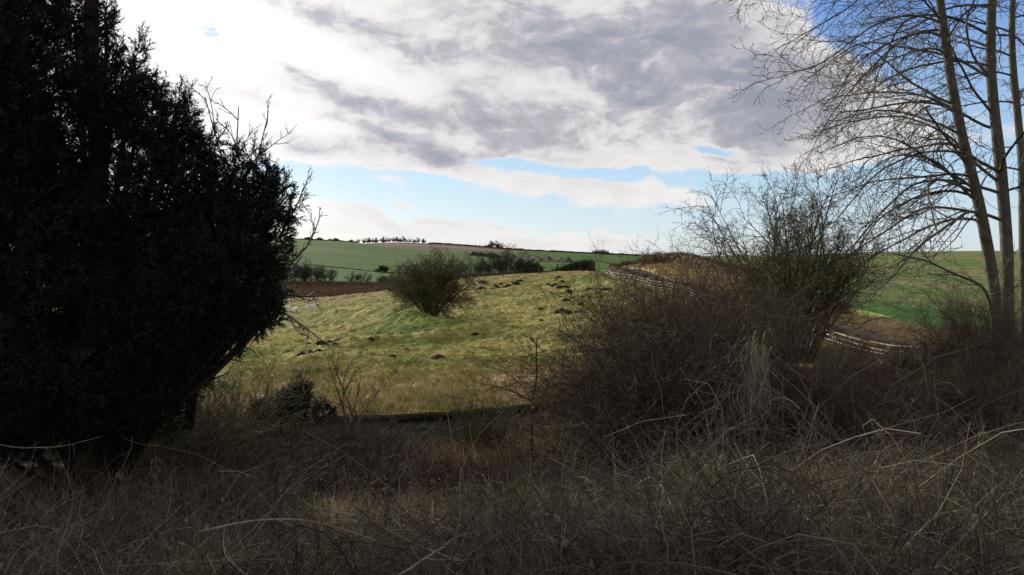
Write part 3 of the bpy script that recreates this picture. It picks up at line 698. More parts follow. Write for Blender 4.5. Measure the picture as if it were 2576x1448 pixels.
T2 = tmpl('valley_tree', '', 'tree', 5, 8.4, .45, M['far2'], .17, rmin=.02, nn=(16, 8, 3)); u2 = [False]
T3 = tmpl('scrub_bush', '', 'bush', 30, 2.9, 1.1, M['far2'], .05, rmin=.03); u3 = [False]
gv = 'trees along the valley edge'
for tm, u, px, Y, s, lab in [
    (T1, u1, 1195, 205, .75, 'low bare bushy tree at the left of the valley group behind the pasture'),
    (T2, u2, 1240, 208, .80, 'taller bare tree in the valley group left of the forked one'),
    (T1, u1, 1222, 212, .65, 'small bare tree tucked between valley trees'),
    (T2, u2, 1280, 206, .95, 'tallest bare tree of the valley group with forked trunk'),
    (T1, u1, 1262, 214, .7, 'bushy bare tree behind the tallest valley tree'),
    (T3, u3, 1325, 195, 1.3, 'dark rounded bush at the right end of the valley group'),
    (T3, u3, 1345, 200, 1.0, 'small dark bush last of the valley group beside the gate'),
    (T1, u1, 1150, 208, .75, 'bare bushy tree just right of and behind the lone pasture tree'),
    (T1, u1, 820, 206, .72, 'bare rounded bush at the right end of the left valley scrub'),
    (T1, u1, 792, 210, .85, 'taller bare bush in the left valley scrub'),
    (T1, u1, 762, 208, .9, 'wide bare bush in the left valley scrub beside the evergreen'),
    (T1, u1, 728, 205, 1.0, 'bare bush half hidden by the evergreen edge'),
    (T1, u1, 690, 205, 1.1, 'large bare bush behind the drooping evergreen twigs'),
    (T2, u2, 893, 207, .42, 'small leaning bare tree left of a pair by the valley bottom'),
    (T2, u2, 915, 207, .42, 'small upright bare tree right of a pair by the valley bottom'),
    (T1, u1, 960, 207, .45, 'small bare tree next to the lone pasture tree in the valley'),
    (T1, u1, 980, 208, .4, 'smallest bare tree touching the left of the lone pasture tree'),
    (T3, u3, 962, 305, .9, 'isolated small bush out on the green hillside'),
    (T1, u1, 1640, 158, .5, 'bare treetop showing above the end of the tall trimmed hedge')]:
    o = place(tm, u, px, Y, rng.uniform(0, 6), s * 1.0, lab, gv)
# rough scrub strip along valley edge
def samp_strip(n):
    px = rng.uniform(640, 1400, n); Y = 205 + rng.normal(size=n) * 3 + (px > 1000) * 4; return (px - 1288) / F * Y, Y
blades(9000, samp_strip, .3, 1.1, .05, 'rough_scrub', M['hedge'], 'low brown scrub along the foot of the green hillside', 'scrub', None, .6)
def samp_val(n):
    px = rng.uniform(560, 1080, n); Y = rng.uniform(150, 204, n); return (px - 1288) / F * Y, Y
blades(14000, samp_val, .2, .6, .04, 'dead_bracken', M['hedge'], 'reddish brown dead bracken in the valley bottom', 'bracken', None, .6)

# far plantation on the skyline
T4 = tmpl('skyline_tree', '', 'tree', 5, 9, .5, M['far'], .22, rmin=.09, nn=(12, 6, 2)); u4 = [False]
row_ = [(897, 860), (905, 862), (914, 870)] + [(918 + k * 6.6, 905 + k * 3) for k in range(8)] + [(975 + k * 7.2, 960) for k in range(14)]
for k, (px, Y) in enumerate(row_):
    place(T4, u4, px + rng.normal() * 1.5, Y, rng.uniform(0, 6), rng.uniform(.45, .85) * (1 if k > 2 else .7), 'bare tree in the long plantation row on the skyline', 'plantation trees on the left skyline')
for px, s in ((1222, .45), (1232, .75), (1240, 1.0), (1248, 1.05), (1256, .9), (1263, .65), (1205, .4), (1195, .35)):
    place(T4, u4, px, 960 + rng.normal() * 8, rng.uniform(0, 6), s, 'bare tree in the small skyline clump above the valley trees', 'trees of the middle skyline clump')
for k in range(9):
    place(T4, u4, 1494 + k * 4.4, 985 + rng.normal() * 5, rng.uniform(0, 6), .5 + .12 * math.sin(k / 8 * math.pi), 'dark tree in the little round clump on the right skyline', 'trees of the right skyline clump')

# saplings in front of the pasture ---------------------------------------
sap = thing('bare_sapling', 'slender bare sapling with a forked stem right of centre', 'sapling', tuple(at(1338, 14.5))); o1 = np.array(sap.location)
def pl(pts, o, K=18, sm=2):
    w = np.array([P(*p) for p in pts]) - o; d = np.r_[0, np.cumsum(np.linalg.norm(np.diff(w, axis=0), axis=1))]; s = np.linspace(0, d[-1], K)
    q = np.stack([np.interp(s, d, w[:, k]) for k in range(3)], 1)
    for _ in range(sm): q[1:-1] = q[1:-1] * .5 + (q[:-2] + q[2:]) * .25
    return q
g = Geo(); q = pl([(1336, 1150, 14.5), (1338, 1080, 14.5), (1334, 1010, 14.5), (1345, 990, 14.5), (1352, 930, 14.5), (1347, 890, 14.4), (1352, 850, 14.4)], o1)
tubes(g, q, .034 * np.linspace(1, .35, 18), 6); g.build('trunk', M['thorn'], sap)
g = Geo(); br = []
for pp_ in ([(1336, 1008, 14.5), (1290, 985, 14.3), (1240, 970, 14.1), (1185, 962, 13.9)], [(1334, 1005, 14.5), (1310, 965, 14.7), (1270, 935, 14.9), (1220, 920, 15.0)], [(1345, 985, 14.5), (1380, 950, 14.6), (1420, 935, 14.8)], [(1350, 868, 14.4), (1332, 850, 14.3), (1310, 840, 14.2)]):
    br.append(pl(pp_, o1, 12))
br = np.array(br); brr = np.tile(.015 * np.linspace(1, .25, 12), (len(br), 1)); tubes(g, br, brr, 4)
crownlevels(g, br, brr, [dict(n=9, ang=(30, 60), lf=(.2, .4), rf=.6, K=4, wob=.14, trop=.02, rmin=.004), dict(n=2, ang=(30, 60), lf=(.3, .5), rf=.7, K=3, rmin=.003)]); g.build('branches', M['thorn'], sap)
q = at(880, 19.5); q[2] = P(880, 1075, 19.5)[2]
shrub('bare_sapling', 'small bare sapling with spreading fine twigs by the wall left of centre', 'sapling', q, 7, 2.0, .8, M['thorn'],
    [dict(n=8, t0=.25, ang=(25, 55), lf=(.3, .5), rf=.55, K=5, wob=.12, trop=.03, rmin=.009), dict(n=4, ang=(25, 60), lf=(.3, .6), rf=.7, K=3, rmin=.006)], r0=.03, wob=.10, trop=.01, base=.15)
for (px, Y, h, sp_, lab) in ((600, 17.5, 2.3, .9, 'bare arching shrub under the right edge of the evergreen'), (510, 15.5, 2.0, .9, 'bare tangled shrub beside the leaning trunk'), (690, 19, 1.6, .9, 'low bare shrub behind the little evergreen bush'), (420, 14, 1.8, .9, 'bare shrub in deep shade under the evergreen'), (1080, 18.5, 1.3, .5, 'thin bare stems rising in front of the low wall'), (1210, 17.5, 1.5, .35, 'few upright dead stems in front of the wall by the sapling')):
    q = at(px, Y)
    shrub('bare_shrub', lab, 'shrub', q, 75 if Y < 18.2 else 16, h * (1.2 if Y < 18.2 else 1), sp_, M['bush'],
      [dict(n=8, t0=.2, ang=(20, 55), lf=(.3, .55), rf=.5, K=5, wob=.13, trop=0., rmin=.005), dict(n=4, ang=(25, 60), lf=(.3, .6), rf=.6, K=3, wob=.14, rmin=.0035)], r0=.012, wob=.09, trop=-.01, base=.6, lean=(.1, 0), group='bare shrubs on the left')

# bare saplings rising behind the yew
def ashsap(name, label, base, lines, nt_=8):
    root = thing(name, label, 'tree', tuple(base)); o = np.array(base); g = Geo()
    L_ = np.array([pl(l, o, 14) for l in lines]); rr_ = np.tile(.036 * np.linspace(1, .28, 14), (len(L_), 1)); tubes(g, L_, rr_, 5); g.build('trunk', M['ash'], root)
    g = Geo(); crownlevels(g, L_, rr_, [dict(n=nt_, t0=.35, ang=(25, 50), lf=(.16, .32), rf=.6, K=6, wob=.12, trop=-.02, curl=.22, rmin=.014), dict(n=5, t0=.25, ang=(25, 50), lf=(.3, .55), rf=.7, K=4, wob=.14, trop=.12, rmin=.010), dict(n=1, t0=.4, ang=(25, 50), lf=(.4, .7), rf=.8, K=3, wob=.1, trop=.1, rmin=.008)]); g.build('branches', M['ashtwig'], root)
ashsap('slender_bare_tree', 'slender bare treetop rising above the evergreen against white cloud', at(600, 16), [
    [(600, 900, 16), (590, 600, 16), (590, 520, 16), (560, 400, 16), (535, 320, 16), (516, 245, 16)], [(600, 900, 16), (592, 520, 16), (590, 400, 15.8), (600, 320, 15.7), (600, 270, 15.7)], [(600, 900, 16), (620, 520, 16), (640, 430, 16.3), (652, 380, 16.3), (672, 300, 16.3)]])
ashsap('slender_bare_tree', 'bare twiggy tree leaning out from the right edge of the evergreen', at(640, 15), [
    [(600, 900, 15), (660, 720, 15), (700, 590, 15), (740, 540, 15), (765, 470, 15)], [(600, 900, 15), (690, 700, 15), (740, 655, 15), (780, 620, 15), (800, 560, 15)], [(600, 900, 15), (660, 760, 14.8), (700, 780, 14.6), (750, 810, 14.4), (800, 850, 14.2)], [(600, 900, 15), (690, 720, 14.8), (740, 750, 14.6), (800, 745, 14.4)]], 10)

# ------------------------------------------------------------------ yew
def shoot_template(n_side=4, L=.2, nd=9, wd=.008, nl=.028):
    axes = [(np.zeros(3), np.array([0, 0, 1.]), L)]
    for k in range(n_side):
        a = rng.uniform(0, 2 * math.pi); t = rng.uniform(.15, .7)
        axes.append((np.array([0, 0, t * L]), nrm(np.array([math.cos(a) * .8, math.sin(a) * .8, .9])), L * rng.uniform(.4, .65)))
    tris = []
    for o, d, l in axes:
        s = nrm(np.cross(d, rng.normal(size=3))); m = max(4, int(nd * l / L) * 2)
        for i in range(m):
            c = o + d * l * (i / m); sg = 1 if i % 2 else -1; dd = nrm(s * sg + d * .7 + rng.normal(size=3) * .3); w_ = nrm(np.cross(dd, rng.normal(size=3))) * wd
            tris.append([c - w_, c + w_, c + dd * nl])
        w_ = s * .003
        tris.append([o - w_, o + w_, o + d * (l + .01)])
    return np.array(tris)
def shoots(g, pos, dirs, scale, temps):
    n = len(pos); dirs = nrm(dirs); a = nrm(np.cross(dirs, rng.normal(size=(n, 3)))); b_ = np.cross(dirs, a)
    Rm = np.stack([a, b_, dirs], 2)
    which = rng.integers(0, len(temps), n)
    for k, T in enumerate(temps):
        m = np.where(which == k)[0]
        if not len(m): continue
        v = np.einsum('nij,mj->nmi', Rm[m], T.reshape(-1, 3)) * scale[m][:, None, None] + pos[m][:, None]
        g.add(v, np.arange(v.shape[0] * v.shape[1]).reshape(-1, 3), np.repeat(rng.random(len(m)), T.shape[0] * 3))
TEMPS = [shoot_template() for _ in range(6)]
def evergreen(name, label, base, lobes, dens, cat='tree', group=None, scale=1.0, trunkr=.22, core=True, coreN=.35):
    root = thing(name, label, cat, tuple(base), group); o = np.array(base)
    C_ = np.array([P(px, py, Y) for px, py, Y, r in lobes]) - o; Rr = np.array([l[3] for l in lobes])
    # limbs from trunk to lobes
    g = Geo(); top = C_[:, 2].max()
    tk = np.stack([np.zeros(20), np.zeros(20), np.linspace(-.3, top, 20)], 1) + np.cumsum(rng.normal(size=(20, 3)) * .03, 0)
    tubes(g, tk, trunkr * np.linspace(1, .2, 20), 10, .5)
    g.build('trunk', M['yewbark'], root); g = Geo()
    for c, r in zip(C_, Rr):
        z0 = max(.3, c[2] * .55 - .4); k = int(np.clip((z0 + .3) / (top + .3) * 19, 0, 19)); s = tk[k]
        t = np.linspace(0, 1, 12)[:, None]; q = s * (1 - t) + c * t; q[:, 2] += .3 * np.sin(t[:, 0] * math.pi) * -1 * .5
        rad = trunkr * .3 * np.linspace(1, .3, 12); tubes(g, q, rad, 6)
        crownlevels(g, q[None], rad[None], [dict(n=8, t0=.45, ang=(35, 80), lf=(.1, .2), rf=.5, K=6, wob=.14, trop=.0, rmin=.008, lmin=r * .7), dict(n=3, ang=(30, 70), lf=(.3, .6), rf=.5, K=4, wob=.12, trop=.0, rmin=.005)])
    g.build('branches', M['yewbark'], root)
    g = Geo()
    for c, r in zip(C_, Rr):
        n = int(dens * r * r * 12.5); d = nrm(rng.normal(size=(n, 3))); cl = fbm(d[:, 0] * 3.1 / min(1, .6 + r * .4) + c[0] * 5, d[:, 2] * 3.1 + d[:, 1] * 2.3 + c[1], 3, 14); kp = cl + rng.random(n) * .25 > .53; d = d[kp]; n = len(d); rad = r * (rng.random(n) ** coreN) * (.74 + .5 * fbm(d[:, 0] * 2.2 + c[0] * 3 + 9, d[:, 2] * 2.2 + d[:, 1] * 1.7 + c[2] * 3, 3, 4))
        p = c + d * rad[:, None]; dr_ = d * .9 + np.array([0, 0, .45]) + rng.normal(size=(n, 3)) * .45
        keep = p[:, 2] > -.1
        shoots(g, p[keep], dr_[keep], scale * rng.uniform(.7, 1.3, keep.sum()), TEMPS)
        # plumes poking out
        m = int(r * r * 55 + 3); d2 = nrm(rng.normal(size=(m, 3)) + np.array([0, 0, .5])); q = c + d2 * r * rng.uniform(.75, 1.0, (m, 1))
        for j in range(5):
            shoots(g, q + nrm(d2 * .5 + np.array([0, 0, 1])) * j * .075 * scale, d2 * .6 + np.array([0, 0, 1.]) + rng.normal(size=(m, 3)) * .4, scale * np.full(m, .95 - j * .12), TEMPS)
    g.build('foliage', M['yew'], root, smooth=False)
    return root
Yy = 10.5
k_ = Yy / F
L_ = [(0, -60, 1.1), (40, 270, 1.4), (190, 60, .4), (280, 225, .55), (350, 290, .38), (405, 350, .42), (240, 490, 1.2), (430, 490, .6), (465, 400, .32), (545, 575, .58), (650, 525, .3), (640, 620, .42), (590, 700, .5), (545, 460, .24), (690, 590, .18),
      (580, 660, .42), (635, 650, .25), (615, 730, .32), (645, 780, .22), (570, 790, .34), (520, 840, .25), (450, 780, .55), (470, 690, .6), (520, 620, .55), (420, 860, .4), (330, 830, .6), (360, 960, .4), (200, 900, .7), (660, 700, .24), (668, 760, .2), (655, 810, .16), (615, 800, .2), (40, 1090, .32), (180, 1090, .3), (300, 1080, .28), (-60, 1090, .4), (400, 1060, .22), (560, 850, .26), (610, 835, .16), (500, 910, .26), (440, 960, .3), (0, 1030, .5), (110, 1040, .35), (290, 1030, .4), (380, 1000, .35), (120, 960, .75), (300, 975, .55), (400, 900, .5), (-60, 980, .8), (200, 1010, .45), (450, 850, .4), (610, 520, .3), (665, 455, .15), (715, 520, .16), (340, 140, .1), (455, 250, .08), (640, 410, .10), (600, 415, .13), (520, 370, .13),
      (350, 720, 1.15), (60, 640, 1.5), (100, 860, 1.1), (640, 760, .25), (500, 760, .5), (680, 800, .13), (300, 880, .7), (270, 70, .14), (465, 300, .13), (700, 475, .12), (-280, 200, 2.0), (-300, 700, 2.0), (-150, -350, 1.5)]
evergreen('yew_tree', 'large dark yew tree filling the left side', at(230, Yy), [(px, py, Yy + (rng.random() - .4) * 1.2 * min(1, r), r) for px, py, r in L_], 150)
lt_ = thing('leaning_trunk', 'dark leaning trunk showing under the right edge of the yew', 'tree', tuple(at(478, 10.8))); o2 = np.array(lt_.location)
g = Geo(); q = pl([(474, 1080, 10.8), (490, 960, 10.8), (512, 890, 10.8), (530, 820, 10.9), (545, 740, 11)], o2); tubes(g, q, .065 * np.linspace(1.1, .6, 18), 9); g.build('trunk', M['yewbark'], lt_)
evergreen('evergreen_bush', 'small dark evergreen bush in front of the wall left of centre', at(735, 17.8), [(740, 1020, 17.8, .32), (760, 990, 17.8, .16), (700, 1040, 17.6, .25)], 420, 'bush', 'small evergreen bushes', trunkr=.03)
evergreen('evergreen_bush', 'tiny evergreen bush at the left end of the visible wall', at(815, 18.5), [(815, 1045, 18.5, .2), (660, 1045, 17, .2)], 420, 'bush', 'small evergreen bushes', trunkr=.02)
# big dark evergreens farther left: they stand in the way of the low sun and shade the foreground
big = [(-250, 420, 30, 4.5), (-500, 300, 28, 6), (-1000, 300, 24, 7)]
evergreen('tall_evergreen', 'tall dark evergreen standing behind the yew', at(-200, 31), big, 14, 'tree', None, 5.0, trunkr=.5)

# ------------------------------------------------------------------ undergrowth (stuff)
def region_pts(n, y0, y1, um=.78):
    y = y0 * (y1 / y0) ** (rng.random(n) ** .9); x = rng.uniform(-um, um, n) * y + rng.normal(size=n) * .3
    return x, y
g = Geo()
def tangle(n, y0, y1, L, r, drop, tint=None, kids=3, up=1., K=7, kl=(.25, .5), seed_=0.):
    x, y = region_pts(int(n * 1.5), y0, y1); kp = fbm(x * .8 + seed_, y * .8, 3, 55) + rng.random(len(x)) * .22 > .56; kp &= (seed_ == 0) | (x > 0) | (rng.random(len(x)) < .35); x, y = x[kp], y[kp]; n = len(x); z = surf(x, y)
    # leave the lit strip in front of the wall a little lower
    low_ = np.where((y > 11) & (x > -6) & (x < 3), .55, 1.0) * np.where((x > 3) & (y > 9), 1.15, 1) * np.where((x < -2.5) & (y > 10), 1.5, 1) * (.35 + 1.4 * fbm(x * .6, y * .6, 3, 91))
    d = rng.normal(size=(n, 3)) * .62; d[:, 2] = up
    l = rng.uniform(L[0], L[1], n) * low_
    pts, rad = grow(np.stack([x, y, z - .05], 1), d, l, r * rng.uniform(.6, 1.4, n) , K, .19, drop, .35)
    t = rng.random(n) ** 2 if tint is None else tint(n); tubes(g, pts, rad, 3, t)
    if kids:
        p, d, ll, rr2, ix = spawn(pts, rad, kids, .25, 1, (25, 70), kl, .6)
        q, r2 = grow(p, d, ll, np.maximum(rr2, .0016), 4, .2, drop, .4); tubes(g, q, r2, 3, t[ix])
tangle(13000, 3.0, 22, (.5, 1.1), .0042, -.13)
tangle(9000, 2.6, 9, (.35, .9), .0026, -.18, kids=3)
tangle(2600, 3, 20, (.8, 1.6), .005, -.22, kids=3)
def reeds(n, x0, x1, y0, y1, L):
    y = rng.uniform(y0, y1, n); x = rng.uniform(x0, x1, n) * y / 18; z = surf(x, y)
    d = rng.normal(size=(n, 3)) * .16; d[:, 2] = 1
    pts, rad = grow(np.stack([x, y, z - .05], 1), d, rng.uniform(*L, n) * (.6 + .8 * fbm(x, y, 3, 12)), .006, 6, .09, .0, .4); tubes(g, pts, rad, 3)
    p, d, ll, r2, ix = spawn(pts, rad, 4, .3, 1, (20, 55), (.2, .45), .6); q, r3 = grow(p, d, ll, np.maximum(r2, .003), 3, .15, 0, .5); tubes(g, q, r3, 3)
reeds(4500, -9, 1.5, 12, 20.4, (.5, .95)); reeds(1500, 1.5, 5, 12, 20, (.4, .8)); reeds(2500, -9, -2.5, 15, 20.4, (.8, 1.35)); reeds(2600, -13, -5, 8.5, 13, (.35, .75))
g.build('undergrowth', M['tangle']); tag(bpy.data.objects['undergrowth'], 'dark tangled brambles and dead stems across the foreground', 'undergrowth', kind='stuff')
g = Geo(); tangle(3500, 2.8, 16, (.5, 1.1), .0035, -.17, kids=1, tint=lambda n: rng.random(n), seed_=20)
tangle(5500, 2.8, 10, (.3, .75), .0022, -.12, kids=1, tint=lambda n: rng.random(n) * .8, seed_=7)
g.build('dead_stalks', M['pale']); tag(bpy.data.objects['dead_stalks'], 'pale dead stalks scattered among the dark brambles', 'stalks', kind='stuff')

def samp_fg(n):
    y = 3.2 * (14 / 3.2) ** rng.random(n * 5); x = rng.uniform(-.75, .75, n * 5) * y; k = fbm(x * .9 + 4, y * .9, 3, 101) + .10 * (x > 0) > .60
    return x[k][:n], y[k][:n]
blades(9000, samp_fg, .15, .5, .0035, 'dead_grass', M['deadgrass'], 'tufts of dry grass among the brambles in the foreground', 'grass', lambda x, y: fbm(x * 1.3, y * 1.3, 2, 5), .45, 5)
def samp_gr(n):
    y = 3.2 * (13 / 3.2) ** rng.random(n * 8); x = rng.uniform(-.75, .75, n * 8) * y; k = fbm(x * .7 + 9, y * .7, 3, 131) > .60
    return x[k][:n], y[k][:n]
blades(3500, samp_gr, .05, .22, .011, 'green_shoots', M['green'], 'low dark green nettle and ivy growth between the brambles', 'weeds', None, .9, 6)
# dead leaves caught in the tangle
n = 9000; y = 3.2 * (12 / 3.2) ** rng.random(n); x = rng.uniform(-.75, .75, n) * y; z = surf(x, y) + rng.random(n) ** 1.3 * .55
c = np.stack([x, y, z], 1); d = nrm(rng.normal(size=(n, 3))); e_ = nrm(np.cross(d, rng.normal(size=(n, 3)))); l = rng.uniform(.012, .035, n)[:, None]
g = Geo(); g.add(np.stack([c - d * l, c + e_ * l * .5, c + d * l, c - e_ * l * .5], 1), np.arange(n * 4).reshape(-1, 4), np.repeat(rng.random(n), 4))
tag(g.build('dead_leaves', M['nettle'], smooth=False), 'curled brown dead leaves caught in the bramble tangle', 'leaves', kind='stuff')
# fallen and arching branches in the foreground
fb = [([(250, 1432, 3.7), (420, 1418, 3.8), (600, 1412, 3.9), (700, 1395, 4.0)], .007, 'long thin pale stick lying across the bottom left corner'),
      ([(500, 1340, 4.2), (610, 1310, 4.2), (720, 1303, 4.3), (800, 1312, 4.3), (900, 1345, 4.2), (1010, 1385, 4.1)], .011, 'pale arching bramble stem above the bottom left of centre'),
      ([(625, 1448, 3.6), (560, 1400, 3.8), (555, 1330, 4.0)], .008, 'short pale stick crossing under the arching stem'),
      ([(890, 1268, 4.6), (960, 1325, 4.4), (1060, 1370, 4.2), (1180, 1412, 4.0)], .018, 'thick grey fallen branch at the bottom centre'),
      ([(900, 1300, 4.5), (780, 1275, 4.6), (740, 1240, 4.8)], .010, 'mossy branch beside the thick grey one'),
      ([(1000, 1448, 3.6), (1080, 1400, 3.8), (1150, 1350, 4.0), (1200, 1335, 4.1)], .009, 'pale curved twig rising from the bottom centre'),
      ([(2003, 1388, 3.9), (1960, 1408, 3.9), (1915, 1448, 3.9)], .020, 'cut pale log end at the bottom right of centre'),
      ([(1560, 1362, 4.4), (1640, 1360, 4.4), (1720, 1355, 4.5)], .028, 'thick fallen log lying level in the dark brambles'),
      ([(2100, 1252, 4.8), (2170, 1255, 4.8), (2240, 1290, 4.7), (2300, 1340, 4.5), (2330, 1400, 4.3)], .010, 'pale arching cane at the bottom right'),
      ([(2180, 1312, 4.6), (2300, 1308, 4.7), (2450, 1305, 4.8)], .006, 'thin level cane crossing the bottom right'),
      ([(2330, 1448, 3.8), (2440, 1330, 4.0), (2576, 1180, 4.4)], .008, 'slanting cane rising to the right edge'),
      ([(1182, 1066, 13), (1186, 1105, 12.8), (1192, 1140, 12.6), (1202, 1172, 12.5)], .016, 'white peeling dead stem standing in front of the wall'),
      ([(1215, 1195, 8), (1245, 1240, 7.4), (1280, 1300, 7)], .009, 'grey broken branch leaning in the centre foreground'),
      ([(550, 1188, 7.0), (590, 1185, 7.0), (640, 1202, 6.8)], .008, 'short bleached broken branch in the left brambles'),
      ([(0, 1120, 8), (70, 1130, 8), (160, 1125, 8), (250, 1100, 8)], .009, 'pale drooping cane at the left edge under the yew'),
      ([(1240, 1250, 5.5), (1330, 1330, 5.0), (1480, 1390, 4.6), (1600, 1440, 4.3)], .020, 'dark thick branch sloping down at the bottom centre right')]
for pts_, r_, lab in fb:
    b1 = P(*pts_[0]); root = bpy.data.objects
    g = Geo(); q = pl(pts_, b1, 20, 2); q += np.cumsum(rng.normal(size=q.shape) * .002, 0); 
    r_ *= .62; tubes(g, q, r_ * np.linspace(1, .55, 20) * (1 + rng.normal(size=20) * .06), 8, rng.random() * .6)
    sr = r_ * np.linspace(1, .55, 20)[None]
    crownlevels(g, q[None], sr, [dict(n=5, ang=(30, 60), lf=(.12, .3), rf=.5, K=4, wob=.12, trop=-.05, rmin=.002)])
    o = g.build('fallen_branch', M['stick']); o.location = b1; tag(o, lab, 'branch', 'dead branches in the foreground')

# hanging dead vines over the thicket
g = Geo(); vb = P(1900, 1000, 10.2); n = 120
x = np.array([P(px, 0, 10.2)[0] for px in rng.normal(1912, 17, n)]); z0 = np.array([P(1900, py, 10.2)[2] for py in rng.normal(900, 32, n)])
p0 = np.stack([x, 10.2 + rng.normal(size=n) * .12, z0], 1) - vb
pts, rad = grow(p0, np.stack([rng.normal(size=n) * .09 - .10, rng.normal(size=n) * .12 - .08, np.full(n, -.25)], 1), rng.uniform(.5, 1.45, n), .0035, 14, .16, -.16, .6)
tubes(g, pts, rad, 3); crownlevels(g, pts, rad, [dict(n=4, ang=(20, 60), lf=(.1, .25), rf=.7, K=3, wob=.15, trop=-.1, rmin=.002)])
o = g.build('hanging_vine', M['vine']); o.location = vb; tag(o, 'curtain of pale dead vines hanging over the thicket', 'vine')

# dead nettle stalks with drooping leaves
def nettle(label, px, py, Y, h, lean):
    b1 = at(px, Y); b1[2] = P(px, py, Y)[2] - h
    root = thing('nettle_stalk', label, 'plant', tuple(b1), 'dead leafy stalks at lower right')
    pts, rad = grow(np.zeros((1, 3)), np.array([[lean, 0, 1.]]), h, .005, 12, .03, 0, .5); g = Geo(); tubes(g, pts, rad, 4); g.build('stem', M['nettle'], root)
    g = Geo(); n = 46; t = rng.uniform(.35, 1, n); i = (t * 11.99).astype(int); c = pts[0, i]; a = rng.uniform(0, 2 * math.pi, n); o_ = np.stack([np.cos(a), np.sin(a), np.zeros(n)], 1)
    s = np.stack([-np.sin(a), np.cos(a), np.zeros(n)], 1) * .011; l = rng.uniform(.03, .07, n)[:, None]
    m1 = c + o_ * l * .6; tip = m1 + o_ * l * .25 + np.array([0, 0, -1]) * l
    v = np.stack([c, m1 - s, m1 + s, tip], 1)
    f = (np.arange(n) * 4)[:, None, None] + np.array([[0, 1, 2], [1, 3, 2]])[None]; g.add(v, f.reshape(-1, 3)); g.build('leaves', M['nettle'], root, smooth=False)
for j, (px, py, Y, h, ln) in enumerate([(2445, 1060, 6.5, 1.0, .2), (2350, 1100, 6.3, .9, 0), (2330, 1120, 6.0, .8, .05), (2160, 1130, 6.2, .8, -.05), (2225, 1150, 6.5, .9, .1), (300, 1170, 6.5, .7, .05), (390, 1140, 7, .8, -.1), (950, 1210, 5.8, .6, 0)]):
    nettle(['leaning leafy dead stalk right of the others at lower right', 'tall leafy dead stalk in the lower right brambles', 'shorter leafy dead stalk beside the tall one', 'leafy dead stalk below the fan shaped bush', 'leafy dead stalk between the bush and the tall stalks', 'grey dead stalk in the left brambles', 'grey dead stalk under the yew edge', 'small grey dead stalk left of bottom centre'][j], px, py, Y, h, ln)

# ------------------------------------------------------------------ sheep
def sheep(px, py, yaw, label, graze):
    p = hit(px, py, 60); p[2] = float(surf(p[0], p[1]))
    root = thing('sheep', label, 'sheep', tuple(p), 'sheep grazing in the pasture'); root.rotation_euler = (0, 0, yaw); root.scale = (1.2,) * 3
    def blob(g, cx, cz, rx, ry, rz_, nU=16, nV=10, cy=0, noise=.03):
        u = np.arange(nU) / nU * 2 * math.pi; v = np.linspace(-math.pi / 2, math.pi / 2, nV); U, W = np.meshgrid(u, v)
        k = 1 + rng.normal(size=U.shape) * noise; k[0] = k[-1] = 1
        vs = np.stack([cx + rx * np.sin(W) * k, cy + ry * np.cos(W) * np.cos(U) * k, cz + rz_ * np.cos(W) * np.sin(U) * k], -1).reshape(-1, 3)
        f = [(j * nU + i, j * nU + (i + 1) % nU, (j + 1) * nU + (i + 1) % nU, (j + 1) * nU + i) for j in range(nV - 1) for i in range(nU)]
        g.add(vs, f)
    # one continuous skinned body: pelvis, chest, neck, head and four jointed legs
    hx, hz = (.72, .30) if graze else (.78, .98)
    vs = [(-.38, 0, .62), (-.1, 0, .62), (.25, 0, .63), (.45, 0, .68), (.58, 0, .60 if graze else .85), (hx, 0, hz), (hx + .14, 0, hz - .08),
          (-.42, .13, .45), (-.36, .13, .26), (-.40, .13, .0), (-.42, -.13, .45), (-.36, -.13, .26), (-.40, -.13, .0),
          (.3, .12, .42), (.31, .12, .22), (.3, .12, 0), (.3, -.12, .42), (.31, -.12, .22), (.3, -.12, 0), (-.52, 0, .55), (-.56, 0, .40)]
    es = [(0, 1), (1, 2), (2, 3), (3, 4), (4, 5), (5, 6), (0, 7), (7, 8), (8, 9), (0, 10), (10, 11), (11, 12), (2, 13), (13, 14), (14, 15), (2, 16), (16, 17), (17, 18), (0, 19), (19, 20)]
    rs = [.24, .27, .24, .18, .12, .085, .05, .10, .045, .035, .10, .045, .035, .08, .04, .035, .08, .04, .035, .08, .04]
    me = bpy.data.meshes.new('body'); me.from_pydata(vs, es, []); o = bpy.data.objects.new('body', me); COL.objects.link(o); o.parent = root
    md = o.modifiers.new('Skin', 'SKIN')
    for q_, r_ in zip(me.skin_vertices[0].data, rs): q_.radius = (r_, r_)
    me.skin_vertices[0].data[0].use_root = True
    ms = o.modifiers.new('Sub', 'SUBSURF'); ms.levels = 1; ms.render_levels = 2; me.materials.append(M['wool'])
    g = Geo()
    for s in (-1, 1): blob(g, hx - .03, hz + .05, .03, .06, .02, 8, 6, cy=s * .12, noise=0)
    g.build('ears', M['face'], root)
sheep(781, 787, R(0), 'white sheep standing side on facing right in the left pasture', False)
sheep(744, 791, R(80), 'white sheep seen from behind between the other two', True)
sheep(724, 787, R(120), 'white sheep partly hidden by twigs left of the others', True)

